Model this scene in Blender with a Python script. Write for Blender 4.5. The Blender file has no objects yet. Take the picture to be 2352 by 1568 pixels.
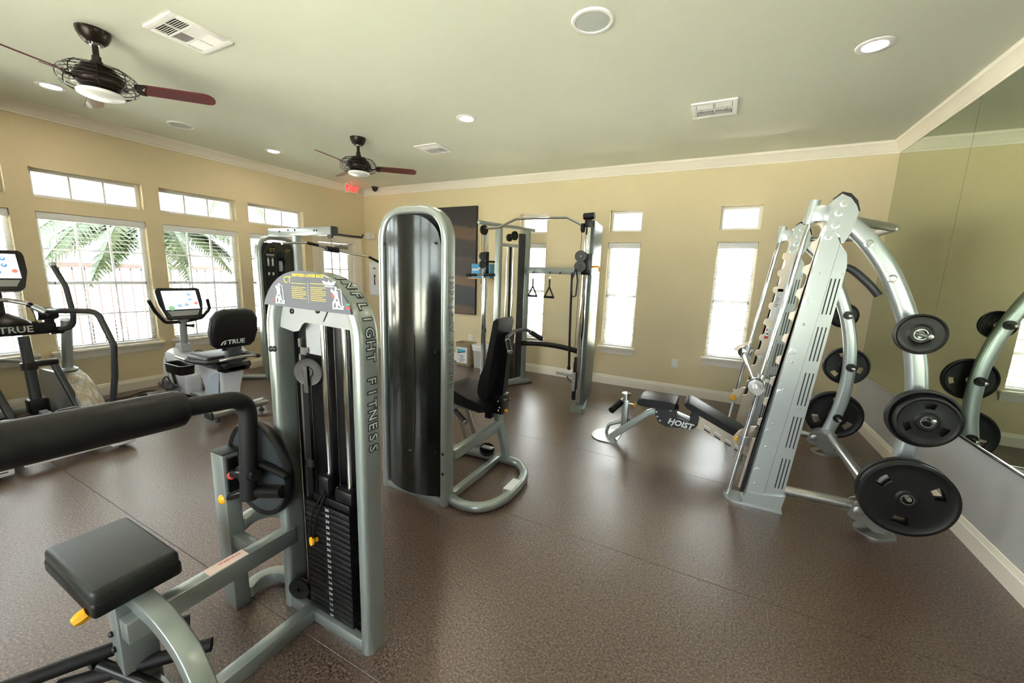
import bpy, bmesh, math, random
from mathutils import Vector, Matrix
random.seed(7)
S = bpy.context.scene
COL = S.collection
PI = math.pi

# ---------------------------------------------------------------- camera
CAM_H = 1.55
cd = bpy.data.cameras.new('camera'); cam = bpy.data.objects.new('camera', cd); COL.objects.link(cam)
cd.sensor_width = 36.0; cd.sensor_fit = 'HORIZONTAL'; cd.lens = 904.318/2352*36; cd.clip_start = 0.02; cd.clip_end = 200
yaw, pit, rol = (math.radians(a) for a in (-27.0486, 9.6757, -1.9686))
fw = Vector((math.sin(yaw)*math.cos(pit), math.cos(yaw)*math.cos(pit), -math.sin(pit)))
rt = Vector((math.cos(yaw), -math.sin(yaw), 0)); dn = fw.cross(rt)
r2 = rt*math.cos(rol)+dn*math.sin(rol); d2 = -rt*math.sin(rol)+dn*math.cos(rol)
mw = Matrix((r2, -d2, -fw)).transposed().to_4x4(); mw.translation = (0, 0, CAM_H)
cam.matrix_world = mw
S.camera = cam

# ---------------------------------------------------------------- world, exposure
w = bpy.data.worlds.new('sky'); S.world = w; w.use_nodes = True
nt = w.node_tree; bg = nt.nodes['Background']
bg.inputs[0].default_value = (0.93, 0.97, 1.0, 1); bg.inputs[1].default_value = 4.6
S.view_settings.view_transform = 'Standard'; S.view_settings.look = 'None'
S.view_settings.exposure = 1.75; S.view_settings.gamma = 1.0; S.view_settings.use_curve_mapping = False
try:
    S.cycles.use_denoising = True
    S.cycles.max_bounces = 10; S.cycles.diffuse_bounces = 6; S.cycles.glossy_bounces = 4
    S.cycles.transparent_max_bounces = 24; S.cycles.sample_clamp_indirect = 8.0
    S.cycles.caustics_reflective = False; S.cycles.caustics_refractive = False
except Exception:
    pass
LAMP_POWER = 50.0
sl = bpy.data.lights.new('sun', 'SUN'); sl.energy = 70.0; sl.angle = math.radians(2); sl.color = (1.0, .98, .94)
sun = bpy.data.objects.new('sun', sl); COL.objects.link(sun)
sun.rotation_euler = Vector((-.42, .08, -1.0)).to_track_quat('-Z', 'Y').to_euler()      # high sun behind the building: none of it falls in

# ---------------------------------------------------------------- helpers
def lin(c):
    return tuple(((v/255)/12.92 if v/255 <= .04045 else ((v/255+.055)/1.055)**2.4) for v in c)
MATS = {}
def mat(name, rgb, rough=.5, metal=0.0, spec=.5, noise=0.0, nscale=40, bump=0.0, bscale=200, coat=0.0, emit=None, estr=0.0):
    m = bpy.data.materials.new(name); m.use_nodes = True; MATS[name] = m
    n = m.node_tree.nodes; l = m.node_tree.links; p = n['Principled BSDF']
    c = lin(rgb)+(1,)
    p.inputs['Base Color'].default_value = c
    p.inputs['Roughness'].default_value = rough; p.inputs['Metallic'].default_value = metal
    p.inputs['Specular IOR Level'].default_value = spec
    if coat: p.inputs['Coat Weight'].default_value = coat; p.inputs['Coat Roughness'].default_value = .08
    if emit: p.inputs['Emission Color'].default_value = lin(emit)+(1,); p.inputs['Emission Strength'].default_value = estr
    if noise or bump:
        tc = n.new('ShaderNodeTexCoord')
    if noise:
        nz = n.new('ShaderNodeTexNoise'); nz.inputs['Scale'].default_value = nscale; nz.inputs['Detail'].default_value = 4
        l.new(tc.outputs['Object'], nz.inputs['Vector'])
        mx = n.new('ShaderNodeMix'); mx.data_type = 'RGBA'
        mx.inputs[6].default_value = tuple(v*(1-noise) for v in c[:3])+(1,)
        mx.inputs[7].default_value = tuple(min(1, v*(1+noise)) for v in c[:3])+(1,)
        l.new(nz.outputs['Fac'], mx.inputs[0]); l.new(mx.outputs[2], p.inputs['Base Color'])
    if bump:
        nb = n.new('ShaderNodeTexNoise'); nb.inputs['Scale'].default_value = bscale; nb.inputs['Detail'].default_value = 3
        l.new(tc.outputs['Object'], nb.inputs['Vector'])
        b = n.new('ShaderNodeBump'); b.inputs['Strength'].default_value = bump; b.inputs['Distance'].default_value = .002
        l.new(nb.outputs['Fac'], b.inputs['Height']); l.new(b.outputs['Normal'], p.inputs['Normal'])
    return m

mat('wall_paint', (225, 211, 175), .75, bump=.25, bscale=160, noise=.04, nscale=3)
mat('ceiling_paint', (229, 234, 219), .8, bump=.2, bscale=140, noise=.03, nscale=2)
mat('trim_paint', (245, 239, 227), .45, noise=.02, nscale=5)
mat('white_vinyl', (240, 240, 238), .45)
mat('grey_panel', (186, 187, 188), .55, bump=.15, bscale=120, noise=.05, nscale=4)
mat('mirror', (205, 215, 196), 0.0, metal=1.0)
mat('silver_paint', (156, 165, 162), .33, metal=.6, noise=.07, nscale=260, coat=.15)
mat('light_silver', (186, 195, 197), .3, metal=.62, noise=.06, nscale=260)
mat('satin_steel', (168, 169, 167), .3, metal=.9, noise=.08, nscale=90)
mat('raw_plate', (196, 184, 168), .38, metal=.6, noise=.1, nscale=12)
mat('chrome', (225, 228, 230), .07, metal=1.0)
mat('black_vinyl', (12, 12, 13), .46, spec=.35, bump=.35, bscale=420)
mat('grey_vinyl', (25, 29, 25), .46, bump=.4, bscale=380)
mat('black_plastic', (12, 12, 13), .38, spec=.4)
mat('foam_black', (14, 14, 14), .55, spec=.35, bump=.4, bscale=300)
mat('black_paint', (12, 12, 13), .3, spec=.45)
mat('dark_shroud', (88, 91, 88), .17, metal=.75, noise=.08, nscale=300, coat=.5)
mat('plate_rubber', (10, 10, 11), .42, spec=.4, bump=.1, bscale=200)
mat('iron_stack', (9, 9, 10), .4)
mat('yellow_plastic', (235, 170, 20), .35)
mat('white_plastic', (228, 230, 232), .35, noise=.02, nscale=6)
mat('bike_white', (222, 226, 234), .3, coat=.2)
mat('grey_plastic', (150, 154, 156), .4)
mat('slate_paint', (104, 116, 113), .36, metal=.55, noise=.06, nscale=260)
mat('pale_blue', (186, 198, 214), .35)
mat('dark_grey', (48, 51, 54), .42)
mat('bronze', (44, 34, 30), .35, metal=.5)
mat('mahogany', (92, 34, 36), .3, coat=.4, noise=.15, nscale=30)
mat('white_enamel', (250, 250, 250), .5)
mat('opal_glass', (244, 246, 248), .25, emit=(255, 250, 240), estr=.0)
mat('letter_fill', (206, 216, 210), .5)
mat('lamp_lens', (255, 246, 230), .4, emit=(255, 238, 216), estr=LAMP_POWER)
mat('vent_dark', (52, 56, 58), .7)
mat('speaker_mesh', (196, 204, 200), .7, bump=.5, bscale=500)
mat('red_letters', (250, 40, 40), .5, emit=(255, 40, 40), estr=1.2)
mat('exit_face', (228, 226, 210), .5)
mat('label_grey', (86, 90, 100), .4)
mat('label_dark', (40, 40, 38), .35)
mat('label_yellow', (226, 190, 60), .5)
mat('label_white', (226, 230, 232), .5)
mat('label_red', (200, 66, 66), .5)
mat('label_green', (60, 140, 110), .5)
mat('label_pink', (240, 216, 206), .5)
mat('screen', (226, 233, 242), .2, emit=(215, 228, 245), estr=.55)
mat('screen_blue', (60, 120, 180), .3, emit=(60, 120, 185), estr=.35)
mat('screen_band', (196, 210, 226), .3, emit=(190, 206, 226), estr=.4)
mat('screen_green', (120, 170, 130), .3, emit=(120, 170, 130), estr=.3)
mat('screen_red', (225, 120, 100), .3, emit=(225, 120, 100), estr=.3)
mat('bin_tan', (158, 146, 116), .5)
mat('bin_grey', (186, 186, 180), .5)
mat('bag_white', (240, 240, 242), .4)
mat('paper', (236, 240, 248), .6)
mat('cyan_print', (90, 190, 222), .5)
mat('navy_print', (20, 66, 96), .5)
mat('ink', (40, 42, 48), .6)
mat('blue_box', (70, 150, 205), .45)
mat('wood_shelf', (196, 150, 96), .5, noise=.1, nscale=20)
mat('canvas_black', (30, 29, 30), .6)
mat('fence_paint', (34, 17, 14), .6)
mat('concrete', (176, 172, 160), .8, noise=.08, nscale=6)
mat('leaf', (34, 58, 22), .5, noise=.25, nscale=3)
mat('leaf_dark', (16, 40, 20), .5, noise=.25, nscale=3)
mat('bark', (150, 140, 124), .8, noise=.2, nscale=12)
mat('stucco', (206, 200, 188), .85)
mat('worn_silver', (150, 156, 166), .32, metal=.5, noise=.1, nscale=30)
# treadle cover: weathered silver with golden-brown reflections painted in as tan streaks
def worn_reflection_mat():
    m = mat('worn_reflection_cover', (176, 180, 184), .32, metal=.5); n = m.node_tree.nodes; l = m.node_tree.links; p = n['Principled BSDF']
    tc = n.new('ShaderNodeTexCoord'); nz = n.new('ShaderNodeTexNoise'); mp = n.new('ShaderNodeMapping')
    mp.inputs['Scale'].default_value = (14, 60, 14); nz.inputs['Scale'].default_value = 1.0; nz.inputs['Detail'].default_value = 8
    l.new(tc.outputs['Object'], mp.inputs['Vector']); l.new(mp.outputs[0], nz.inputs['Vector'])
    cr = n.new('ShaderNodeValToRGB'); cr.color_ramp.elements[0].position = .44; cr.color_ramp.elements[1].position = .6
    cr.color_ramp.elements[0].color = lin((160, 150, 126))+(1,); cr.color_ramp.elements[1].color = lin((190, 194, 198))+(1,)
    l.new(nz.outputs['Fac'], cr.inputs[0]); l.new(cr.outputs[0], p.inputs['Base Color'])
worn_reflection_mat()
# rubber floor: brown-black with tan and grey flecks
def floor_mat():
    m = bpy.data.materials.new('rubber_floor'); m.use_nodes = True; MATS['rubber_floor'] = m
    n = m.node_tree.nodes; l = m.node_tree.links; p = n['Principled BSDF']
    tc = n.new('ShaderNodeTexCoord')
    v = n.new('ShaderNodeTexNoise'); v.inputs['Scale'].default_value = 105; v.inputs['Detail'].default_value = 5; v.inputs['Roughness'].default_value = .75
    l.new(tc.outputs['Object'], v.inputs['Vector'])
    cr = n.new('ShaderNodeValToRGB'); e = cr.color_ramp.elements
    e[0].position = .36; e[0].color = lin((26, 20, 17))+(1,)
    e[1].position = .66; e[1].color = lin((156, 130, 114))+(1,)
    k = e.new(.5); k.color = lin((86, 67, 57))+(1,)
    l.new(v.outputs['Fac'], cr.inputs[0])
    big = n.new('ShaderNodeTexNoise'); big.inputs['Scale'].default_value = 1.3; big.inputs['Detail'].default_value = 3
    l.new(tc.outputs['Object'], big.inputs['Vector'])
    mx = n.new('ShaderNodeMix'); mx.data_type = 'RGBA'; mx.blend_type = 'MULTIPLY'; mx.inputs[0].default_value = .25
    vo = n.new('ShaderNodeTexVoronoi'); vo.inputs['Scale'].default_value = 62; l.new(tc.outputs['Object'], vo.inputs['Vector'])
    lt = n.new('ShaderNodeMath'); lt.operation = 'LESS_THAN'; lt.inputs[1].default_value = .27; l.new(vo.outputs['Distance'], lt.inputs[0])
    sc = n.new('ShaderNodeSeparateColor'); l.new(vo.outputs['Color'], sc.inputs[0])
    gt = n.new('ShaderNodeMath'); gt.operation = 'GREATER_THAN'; gt.inputs[1].default_value = .72; l.new(sc.outputs[0], gt.inputs[0])
    ml = n.new('ShaderNodeMath'); ml.operation = 'MULTIPLY'; l.new(lt.outputs[0], ml.inputs[0]); l.new(gt.outputs[0], ml.inputs[1])
    fk = n.new('ShaderNodeMix'); fk.data_type = 'RGBA'; fk.inputs[7].default_value = lin((20, 16, 14))+(1,); l.new(ml.outputs[0], fk.inputs[0]); l.new(cr.outputs[0], fk.inputs[6])
    l.new(fk.outputs[2], mx.inputs[6]); l.new(big.outputs['Fac'], mx.inputs[7]); l.new(mx.outputs[2], p.inputs['Base Color'])
    mr = n.new('ShaderNodeMapRange'); mr.inputs[3].default_value = .24; mr.inputs[4].default_value = .40
    l.new(big.outputs['Fac'], mr.inputs[0]); l.new(mr.outputs[0], p.inputs['Roughness'])
    p.inputs['Specular IOR Level'].default_value = .85; p.inputs['IOR'].default_value = 1.6
    b = n.new('ShaderNodeBump'); b.inputs['Strength'].default_value = .25; b.inputs['Distance'].default_value = .0015
    l.new(v.outputs['Fac'], b.inputs['Height']); l.new(b.outputs['Normal'], p.inputs['Normal'])
floor_mat()
def glass_mat():
    m = bpy.data.materials.new('window_glass'); m.use_nodes = True; MATS['window_glass'] = m
    n = m.node_tree.nodes; l = m.node_tree.links; out = n['Material Output']; n.remove(n['Principled BSDF'])
    t = n.new('ShaderNodeBsdfTransparent'); t.inputs[0].default_value = (.95, .97, .96, 1)
    g = n.new('ShaderNodeBsdfGlossy'); g.inputs['Roughness'].default_value = .01
    f = n.new('ShaderNodeFresnel'); f.inputs[0].default_value = 1.45
    mx = n.new('ShaderNodeMixShader'); l.new(f.outputs[0], mx.inputs[0]); l.new(t.outputs[0], mx.inputs[1]); l.new(g.outputs[0], mx.inputs[2])
    l.new(mx.outputs[0], out.inputs[0])
glass_mat()
# canvas picture: broad blocks of charcoal, brown and slate
def canvas_mat():
    m = mat('canvas_print', (60, 56, 54), .6); n = m.node_tree.nodes; l = m.node_tree.links; p = n['Principled BSDF']
    tc = n.new('ShaderNodeTexCoord'); sp = n.new('ShaderNodeSeparateXYZ'); l.new(tc.outputs['Generated'], sp.inputs[0])
    nz = n.new('ShaderNodeTexNoise'); nz.inputs['Scale'].default_value = 6; nz.inputs['Detail'].default_value = 5
    l.new(tc.outputs['Generated'], nz.inputs['Vector'])
    ad = n.new('ShaderNodeMath'); ad.operation = 'MULTIPLY_ADD'; ad.inputs[1].default_value = .06; l.new(nz.outputs['Fac'], ad.inputs[0])
    tl = n.new('ShaderNodeMath'); tl.operation = 'MULTIPLY_ADD'; tl.inputs[1].default_value = .05; l.new(sp.outputs[0], tl.inputs[0]); l.new(sp.outputs[2], tl.inputs[2])
    l.new(tl.outputs[0], ad.inputs[2])
    cr = n.new('ShaderNodeValToRGB'); cr.color_ramp.interpolation = 'LINEAR'; e = cr.color_ramp.elements
    stops = [(0.0, (112, 92, 78)), (.13, (104, 86, 74)), (.15, (64, 68, 74)), (.33, (68, 72, 78)), (.35, (122, 98, 80)), (.42, (110, 90, 76)), (.44, (70, 66, 65)), (.60, (76, 72, 70)), (.62, (58, 57, 58)), (.76, (66, 62, 60)), (.78, (104, 82, 66)), (.88, (100, 80, 66)), (.90, (52, 51, 52)), (1.0, (48, 47, 48))]
    e[0].position = 0; e[0].color = lin(stops[0][1])+(1,); e[1].position = 1; e[1].color = lin(stops[-1][1])+(1,)
    for s, c in stops[1:-1]:
        k = e.new(s); k.color = lin(c)+(1,)
    l.new(ad.outputs[0], cr.inputs[0]); l.new(cr.outputs[0], p.inputs['Base Color'])
canvas_mat()

V = Vector
def new(): return bmesh.new()
def box(bm, c, s, rot=None, bev=0.0, seg=2):
    r = bmesh.ops.create_cube(bm, size=1.0); vs = r['verts']
    M = Matrix.Translation(V(c)) @ (rot.to_4x4() if rot is not None else Matrix.Identity(4)) @ Matrix.Diagonal((s[0], s[1], s[2], 1))
    bmesh.ops.transform(bm, matrix=M, verts=vs)
    if bev:
        ed = list({e for v in vs for e in v.link_edges})
        bmesh.ops.bevel(bm, geom=ed, offset=min(bev, min(s)*.49), segments=seg, affect='EDGES', profile=.5)
    return bm
def bx(x0, x1, y0, y1, z0, z1, bev=0.0, bm=None, seg=2):
    bm = bm or new()
    return box(bm, ((x0+x1)/2, (y0+y1)/2, (z0+z1)/2), (abs(x1-x0), abs(y1-y0), abs(z1-z0)), bev=bev, seg=seg)
def frame_of(d):
    d = V(d).normalized(); a = V((0, 0, 1)) if abs(d.z) < .9 else V((1, 0, 0))
    u = a.cross(d).normalized(); return u, d.cross(u), d
def ring_faces(bm, rings, closed=False, caps=True):
    n = len(rings[0]); m = len(rings)
    for i in range(m if closed else m-1):
        a, b = rings[i], rings[(i+1) % m]
        for j in range(n):
            k = (j+1) % n
            try: bm.faces.new((a[j], a[k], b[k], b[j]))
            except ValueError: pass
    if caps and not closed:
        bm.faces.new(list(reversed(rings[0]))); bm.faces.new(rings[-1])
def cyl(bm, p0, p1, r, r2=None, n=20):
    p0, p1 = V(p0), V(p1); u, v, d = frame_of(p1-p0); r2 = r if r2 is None else r2
    R = []
    for p, q in ((p0, r), (p1, r2)):
        R.append([bm.verts.new(p+(u*math.cos(2*PI*i/n)+v*math.sin(2*PI*i/n))*q) for i in range(n)])
    ring_faces(bm, R); return bm
def tube(bm, pts, r, n=14, closed=False):
    pts = [V(p) for p in pts]; m = len(pts); T = []
    for i in range(m):
        a = pts[(i-1) % m] if (closed or i > 0) else pts[i]; b = pts[(i+1) % m] if (closed or i < m-1) else pts[i]
        T.append((b-a).normalized())
    u, v, _ = frame_of(T[0]); R = []
    for i in range(m):
        if i:
            q = T[i-1].rotation_difference(T[i]); u = q @ u; v = q @ v
        rr = r[i] if isinstance(r, (list, tuple)) else r
        R.append([bm.verts.new(pts[i]+(u*math.cos(2*PI*j/n)+v*math.sin(2*PI*j/n))*rr) for j in range(n)])
    ring_faces(bm, R, closed); return bm
def sweep(bm, pts, prof, nrm, closed=False):
    """sweep closed profile [(a,b)]: a along tangent x nrm, b along nrm (planar paths)"""
    pts = [V(p) for p in pts]; nrm = V(nrm).normalized(); m = len(pts); R = []
    for i in range(m):
        a = pts[(i-1) % m] if (closed or i > 0) else None; b = pts[(i+1) % m] if (closed or i < m-1) else None
        t1 = (pts[i]-a).normalized() if a is not None else None; t2 = (b-pts[i]).normalized() if b is not None else None
        t = (t1+t2).normalized() if (t1 is not None and t2 is not None) else (t1 if t1 is not None else t2)
        k = 1.0
        if t1 is not None and t2 is not None: k = 1/max(.35, t.dot(t1))
        s = t.cross(nrm).normalized()
        R.append([bm.verts.new(pts[i]+s*(p[0]*k)+nrm*p[1]) for p in prof])
    ring_faces(bm, R, closed); return bm
def rrect(w, h, r, n=3):
    out = []
    for cx, cy, a0 in ((w/2-r, h/2-r, 0), (-w/2+r, h/2-r, 90), (-w/2+r, -h/2+r, 180), (w/2-r, -h/2+r, 270)):
        for i in range(n+1):
            a = math.radians(a0+90*i/n); out.append((cx+r*math.cos(a), cy+r*math.sin(a)))
    return out
def lathe(bm, prof, o=(0, 0, 0), axis=(0, 0, 1), n=32):
    u, v, d = frame_of(axis); o = V(o); R = []
    for r, z in prof:
        R.append([bm.verts.new(o+d*z+(u*math.cos(2*PI*i/n)+v*math.sin(2*PI*i/n))*max(r, 1e-4)) for i in range(n)])
    ring_faces(bm, R, closed=prof[0][0] > 1e-3 and prof[-1][0] > 1e-3); return bm
def prism(bm, poly, o, u, v, t, both=True):
    """extrude polygon (2D in u,v) from o by t along u x v"""
    o, u, v = V(o), V(u), V(v); nn = u.cross(v).normalized()*t
    a = [bm.verts.new(o+u*p[0]+v*p[1]) for p in poly]; b = [bm.verts.new(x.co+nn) for x in a]
    n = len(a)
    for i in range(n): bm.faces.new((a[i], a[(i+1) % n], b[(i+1) % n], b[i]))
    bm.faces.new(list(reversed(a))); bm.faces.new(b); return bm
def fillet(pts, r, n=6):
    pts = [V(p) for p in pts]; out = [pts[0]]
    for i in range(1, len(pts)-1):
        p, a, b = pts[i], (pts[i-1]-pts[i]), (pts[i+1]-pts[i])
        rr = r[i-1] if isinstance(r, (list, tuple)) else r
        ang = a.angle(b); d = min(rr/math.tan(ang/2), a.length*.49, b.length*.49)
        p0, p1 = p+a.normalized()*d, p+b.normalized()*d
        for k in range(n+1):
            t = k/n; out.append(p0*(1-t)**2+p*2*t*(1-t)+p1*t*t)
    out.append(pts[-1]); return out
def curve(pts, n=8):
    pts = [V(p) for p in pts]; out = []
    for i in range(len(pts)-1):
        p0 = pts[max(i-1, 0)]; p1 = pts[i]; p2 = pts[i+1]; p3 = pts[min(i+2, len(pts)-1)]
        for k in range(n):
            t = k/n
            out.append(.5*((2*p1)+(p2-p0)*t+(2*p0-5*p1+4*p2-p3)*t*t+(3*p1-p0-3*p2+p3)*t**3))
    out.append(pts[-1]); return out
def obj(name, bm, m, parent=None, smooth=True, angle=38):
    me = bpy.data.meshes.new(name)
    bmesh.ops.recalc_face_normals(bm, faces=bm.faces[:])
    bm.to_mesh(me); bm.free()
    if smooth:
        me.polygons.foreach_set('use_smooth', [True]*len(me.polygons)); me.set_sharp_from_angle(angle=math.radians(angle))
    me.materials.append(MATS[m]); o = bpy.data.objects.new(name, me); COL.objects.link(o)
    if parent is not None: attach(o, parent)
    return o
def attach(o, parent):
    o.parent = parent; root = parent
    off = Matrix.Identity(4)
    while root is not None:
        if root.type == 'EMPTY': off = Matrix.Translation(-root.location) @ off
        root = root.parent
    if parent.type == 'EMPTY': o.matrix_parent_inverse = off
def tag(o, label, cat, group=None):
    o['label'] = label; o['category'] = cat
    if group: o['group'] = group
    return o
def thing(name, label, cat, loc=(0, 0, 0), group=None):
    o = bpy.data.objects.new(name, None); COL.objects.link(o); o.location = loc; o.empty_display_size = .1
    return tag(o, label, cat, group)
def struct(name, bm, m, parent=None):
    o = obj(name, bm, m, parent)
    if parent is None: o['kind'] = 'structure'
    return o
def inst(name, src, parent, off):
    """another piece sharing src's mesh, moved by off"""
    o = bpy.data.objects.new(name, src.data); COL.objects.link(o); o.location = off
    if parent is not None: attach(o, parent)
    return o
def glyphs(bm, s, size, o, xd, yd, offset=0.0, depth=.0012, align='CENTER', shear=0.0, lift=0.0):
    """lettering as thin raised mesh: xd reading direction, yd letter-up direction"""
    c = bpy.data.curves.new('t', 'FONT'); c.body = s; c.size = size; c.align_x = align; c.align_y = 'CENTER'
    c.extrude = depth/2; c.offset = offset; c.resolution_u = 2; c.shear = shear
    t = bpy.data.objects.new('t', c); me = bpy.data.meshes.new_from_object(t)
    xd, yd = V(xd).normalized(), V(yd).normalized(); zd = xd.cross(yd)
    M = Matrix((xd, yd, zd)).transposed().to_4x4(); M.translation = V(o)+zd*(depth/2+lift)
    me.transform(M); bm.from_mesh(me)
    bpy.data.objects.remove(t); bpy.data.curves.remove(c); bpy.data.meshes.remove(me); return bm
def copy_tree(o, delta, parent=None):
    c = o.copy(); COL.objects.link(c)
    if parent is None: c.location = o.location+V(delta)
    else:
        c.parent = parent
    for ch in list(o.children): copy_tree(ch, delta, c)
    return c

# ================================================================ SETTING
XL, XR, YB, YF, ZC, WT = -6.21, 1.54, 5.70, -2.0, 3.04, .16
def wall(name, m, axis, pos, outward, u0, u1, z0, z1, holes=()):
    """wall slab with real openings; inner face at pos, thickness away from the room"""
    us = sorted({u0, u1, *[h[i] for h in holes for i in (0, 1)]}); zs = sorted({z0, z1, *[h[i] for h in holes for i in (2, 3)]})
    nu, nz = len(us)-1, len(zs)-1
    def solid(i, j):
        if not (0 <= i < nu and 0 <= j < nz): return False
        cu, cz = (us[i]+us[i+1])/2, (zs[j]+zs[j+1])/2
        return not any(h[0] < cu < h[1] and h[2] < cz < h[3] for h in holes)
    bm = new(); cache = {}
    def vt(i, j, k):
        if (i, j, k) not in cache:
            d = pos+outward*WT*k
            cache[i, j, k] = bm.verts.new((d, us[i], zs[j]) if axis == 'x' else (us[i], d, zs[j]))
        return cache[i, j, k]
    for i in range(nu):
        for j in range(nz):
            if not solid(i, j): continue
            for k in (0, 1): bm.faces.new([vt(i, j, k), vt(i+1, j, k), vt(i+1, j+1, k), vt(i, j+1, k)])
            if not solid(i-1, j): bm.faces.new([vt(i, j, 0), vt(i, j+1, 0), vt(i, j+1, 1), vt(i, j, 1)])
            if not solid(i+1, j): bm.faces.new([vt(i+1, j, 0), vt(i+1, j+1, 0), vt(i+1, j+1, 1), vt(i+1, j, 1)])
            if not solid(i, j-1): bm.faces.new([vt(i, j, 0), vt(i+1, j, 0), vt(i+1, j, 1), vt(i, j, 1)])
            if not solid(i, j+1): bm.faces.new([vt(i, j+1, 0), vt(i+1, j+1, 0), vt(i+1, j+1, 1), vt(i, j+1, 1)])
    bmesh.ops.recalc_face_normals(bm, faces=bm.faces[:])
    o = struct(name, bm, m); return o
BAYS = [(-.625, .245), (.415, 1.285), (1.455, 2.333), (2.495, 3.37), (3.54, 4.41)]
LZ, TZ = (.565, 2.02), (2.16, 2.45)
DOOR = (4.64, 5.45, 0.0, 2.03)
NARROW = [(-2.838, -2.386), (-1.436, -.99), (-.057, .388)]
lh = [(a, b, *LZ) for a, b in BAYS]+[(a, b, *TZ) for a, b in BAYS]+[DOOR]
bh = [(a, b, .565, 2.035) for a, b in NARROW]+[(a, b, 2.18, 2.47) for a, b in NARROW]
struct('shade_roof', bx(XL-.75, XR+.75, YF-.75, YB+.75, ZC+.10, ZC+.22), 'stucco')  # unseen slab, eaves added to keep sun off the palms outside
fl_ = struct('floor', bx(XL-.2, XR+.2, YF-.2, YB+.2, -.06, -.006), 'ink')
seams = [YF-.1, -1.49, -.29, .91, 2.11, 3.31, 4.51, YB+.1]
for a, b in zip(seams, seams[1:]): obj('rubber_roll', bx(XL-.1, XR+.1, a+.001, b-.001, -.006, 0, .0012, seg=1), 'rubber_floor', fl_)
struct('ceiling', bx(XL-.2, XR+.2, YF-.2, YB+.2, ZC, ZC+.1), 'ceiling_paint')
wall('wall_left', 'wall_paint', 'x', XL, -1, YF, YB+WT, 0, ZC, lh)
wall('wall_back', 'wall_paint', 'y', YB, 1, XL, XR, 0, ZC, bh)
wall('wall_right', 'grey_panel', 'x', XR, 1, YF, YB+WT, 0, ZC)
FRONT = [(-3.35, -2.47), (-2.30, -1.42), (-1.25, -.37), (-.20, .68)]
wall('wall_front', 'wall_paint', 'y', YF, -1, XL, XR, 0, ZC, [(a, b, *LZ) for a, b in FRONT]+[(a, b, *TZ) for a, b in FRONT])
# crown moulding and baseboards
CROWN = [(0, 0), (.012, 0), (.014, .018), (.022, .022), (.028, .034), (.062, .088), (.074, .094), (.078, .112), (.085, .118), (0, .118)]
BASE = [(0, 0), (.016, 0), (.016, .098), (.011, .104), (.011, .114), (.006, .122), (.006, .132), (0, .136)]
def mould(name, prof, p0, p1, inward, z):
    bm = new(); p0, p1, i = V(p0), V(p1), V(inward)
    R = [[bm.verts.new(p+i*(a if True else 0)+V((0, 0, z+b))) for a, b in prof] for p in (p0, p1)]
    ring_faces(bm, R); return struct(name, bm, 'trim_paint')
zc = ZC-.118
mould('trim_1', CROWN, (XL, YF, 0), (XL, YB, 0), (1, 0, 0), zc)
mould('trim_2', CROWN, (XL, YB, 0), (XR, YB, 0), (0, -1, 0), zc)
mould('trim_3', CROWN, (XR, YF, 0), (XR, YB, 0), (-1, 0, 0), zc)
mould('trim_4', CROWN, (XL, YF, 0), (XR, YF, 0), (0, 1, 0), zc)
mould('baseboard_left', BASE, (XL, YF, 0), (XL, DOOR[0]-.1, 0), (1, 0, 0), 0)
mould('baseboard_back', BASE, (XL, YB, 0), (XR, YB, 0), (0, -1, 0), 0)
mould('baseboard_right', BASE, (XR, YF, 0), (XR, YB, 0), (-1, 0, 0), 0)
# wall mirror: tall panels side by side, held by a bright channel at the foot
MZ0, MZ1 = .600, ZC-.120
edges = [5.690, 4.246, 2.80, 1.35, -.1, -1.55]
mlabels = ['tall frameless wall mirror panel in the corner beside the narrow windows', 'tall frameless wall mirror panel behind the rack loaded with weight plates', 'wall mirror panel just outside the right picture edge', 'wall mirror panel beside the camera, out of view', 'last wall mirror panel behind the camera, out of view']
for i in range(len(edges)-1):
    o = obj('wall_mirror', bx(XR-.008, XR-.002, edges[i+1]+.0015, edges[i]-.0015, MZ0, MZ1), 'mirror', smooth=False)
    tag(o, mlabels[i], 'mirror', 'mirror panels along the right wall')
o = obj('trim_5', bx(XR-.014, XR, -1.55, 5.69, MZ0-.012, MZ0+.006, bev=.002), 'chrome'); o['kind'] = 'structure'

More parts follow.
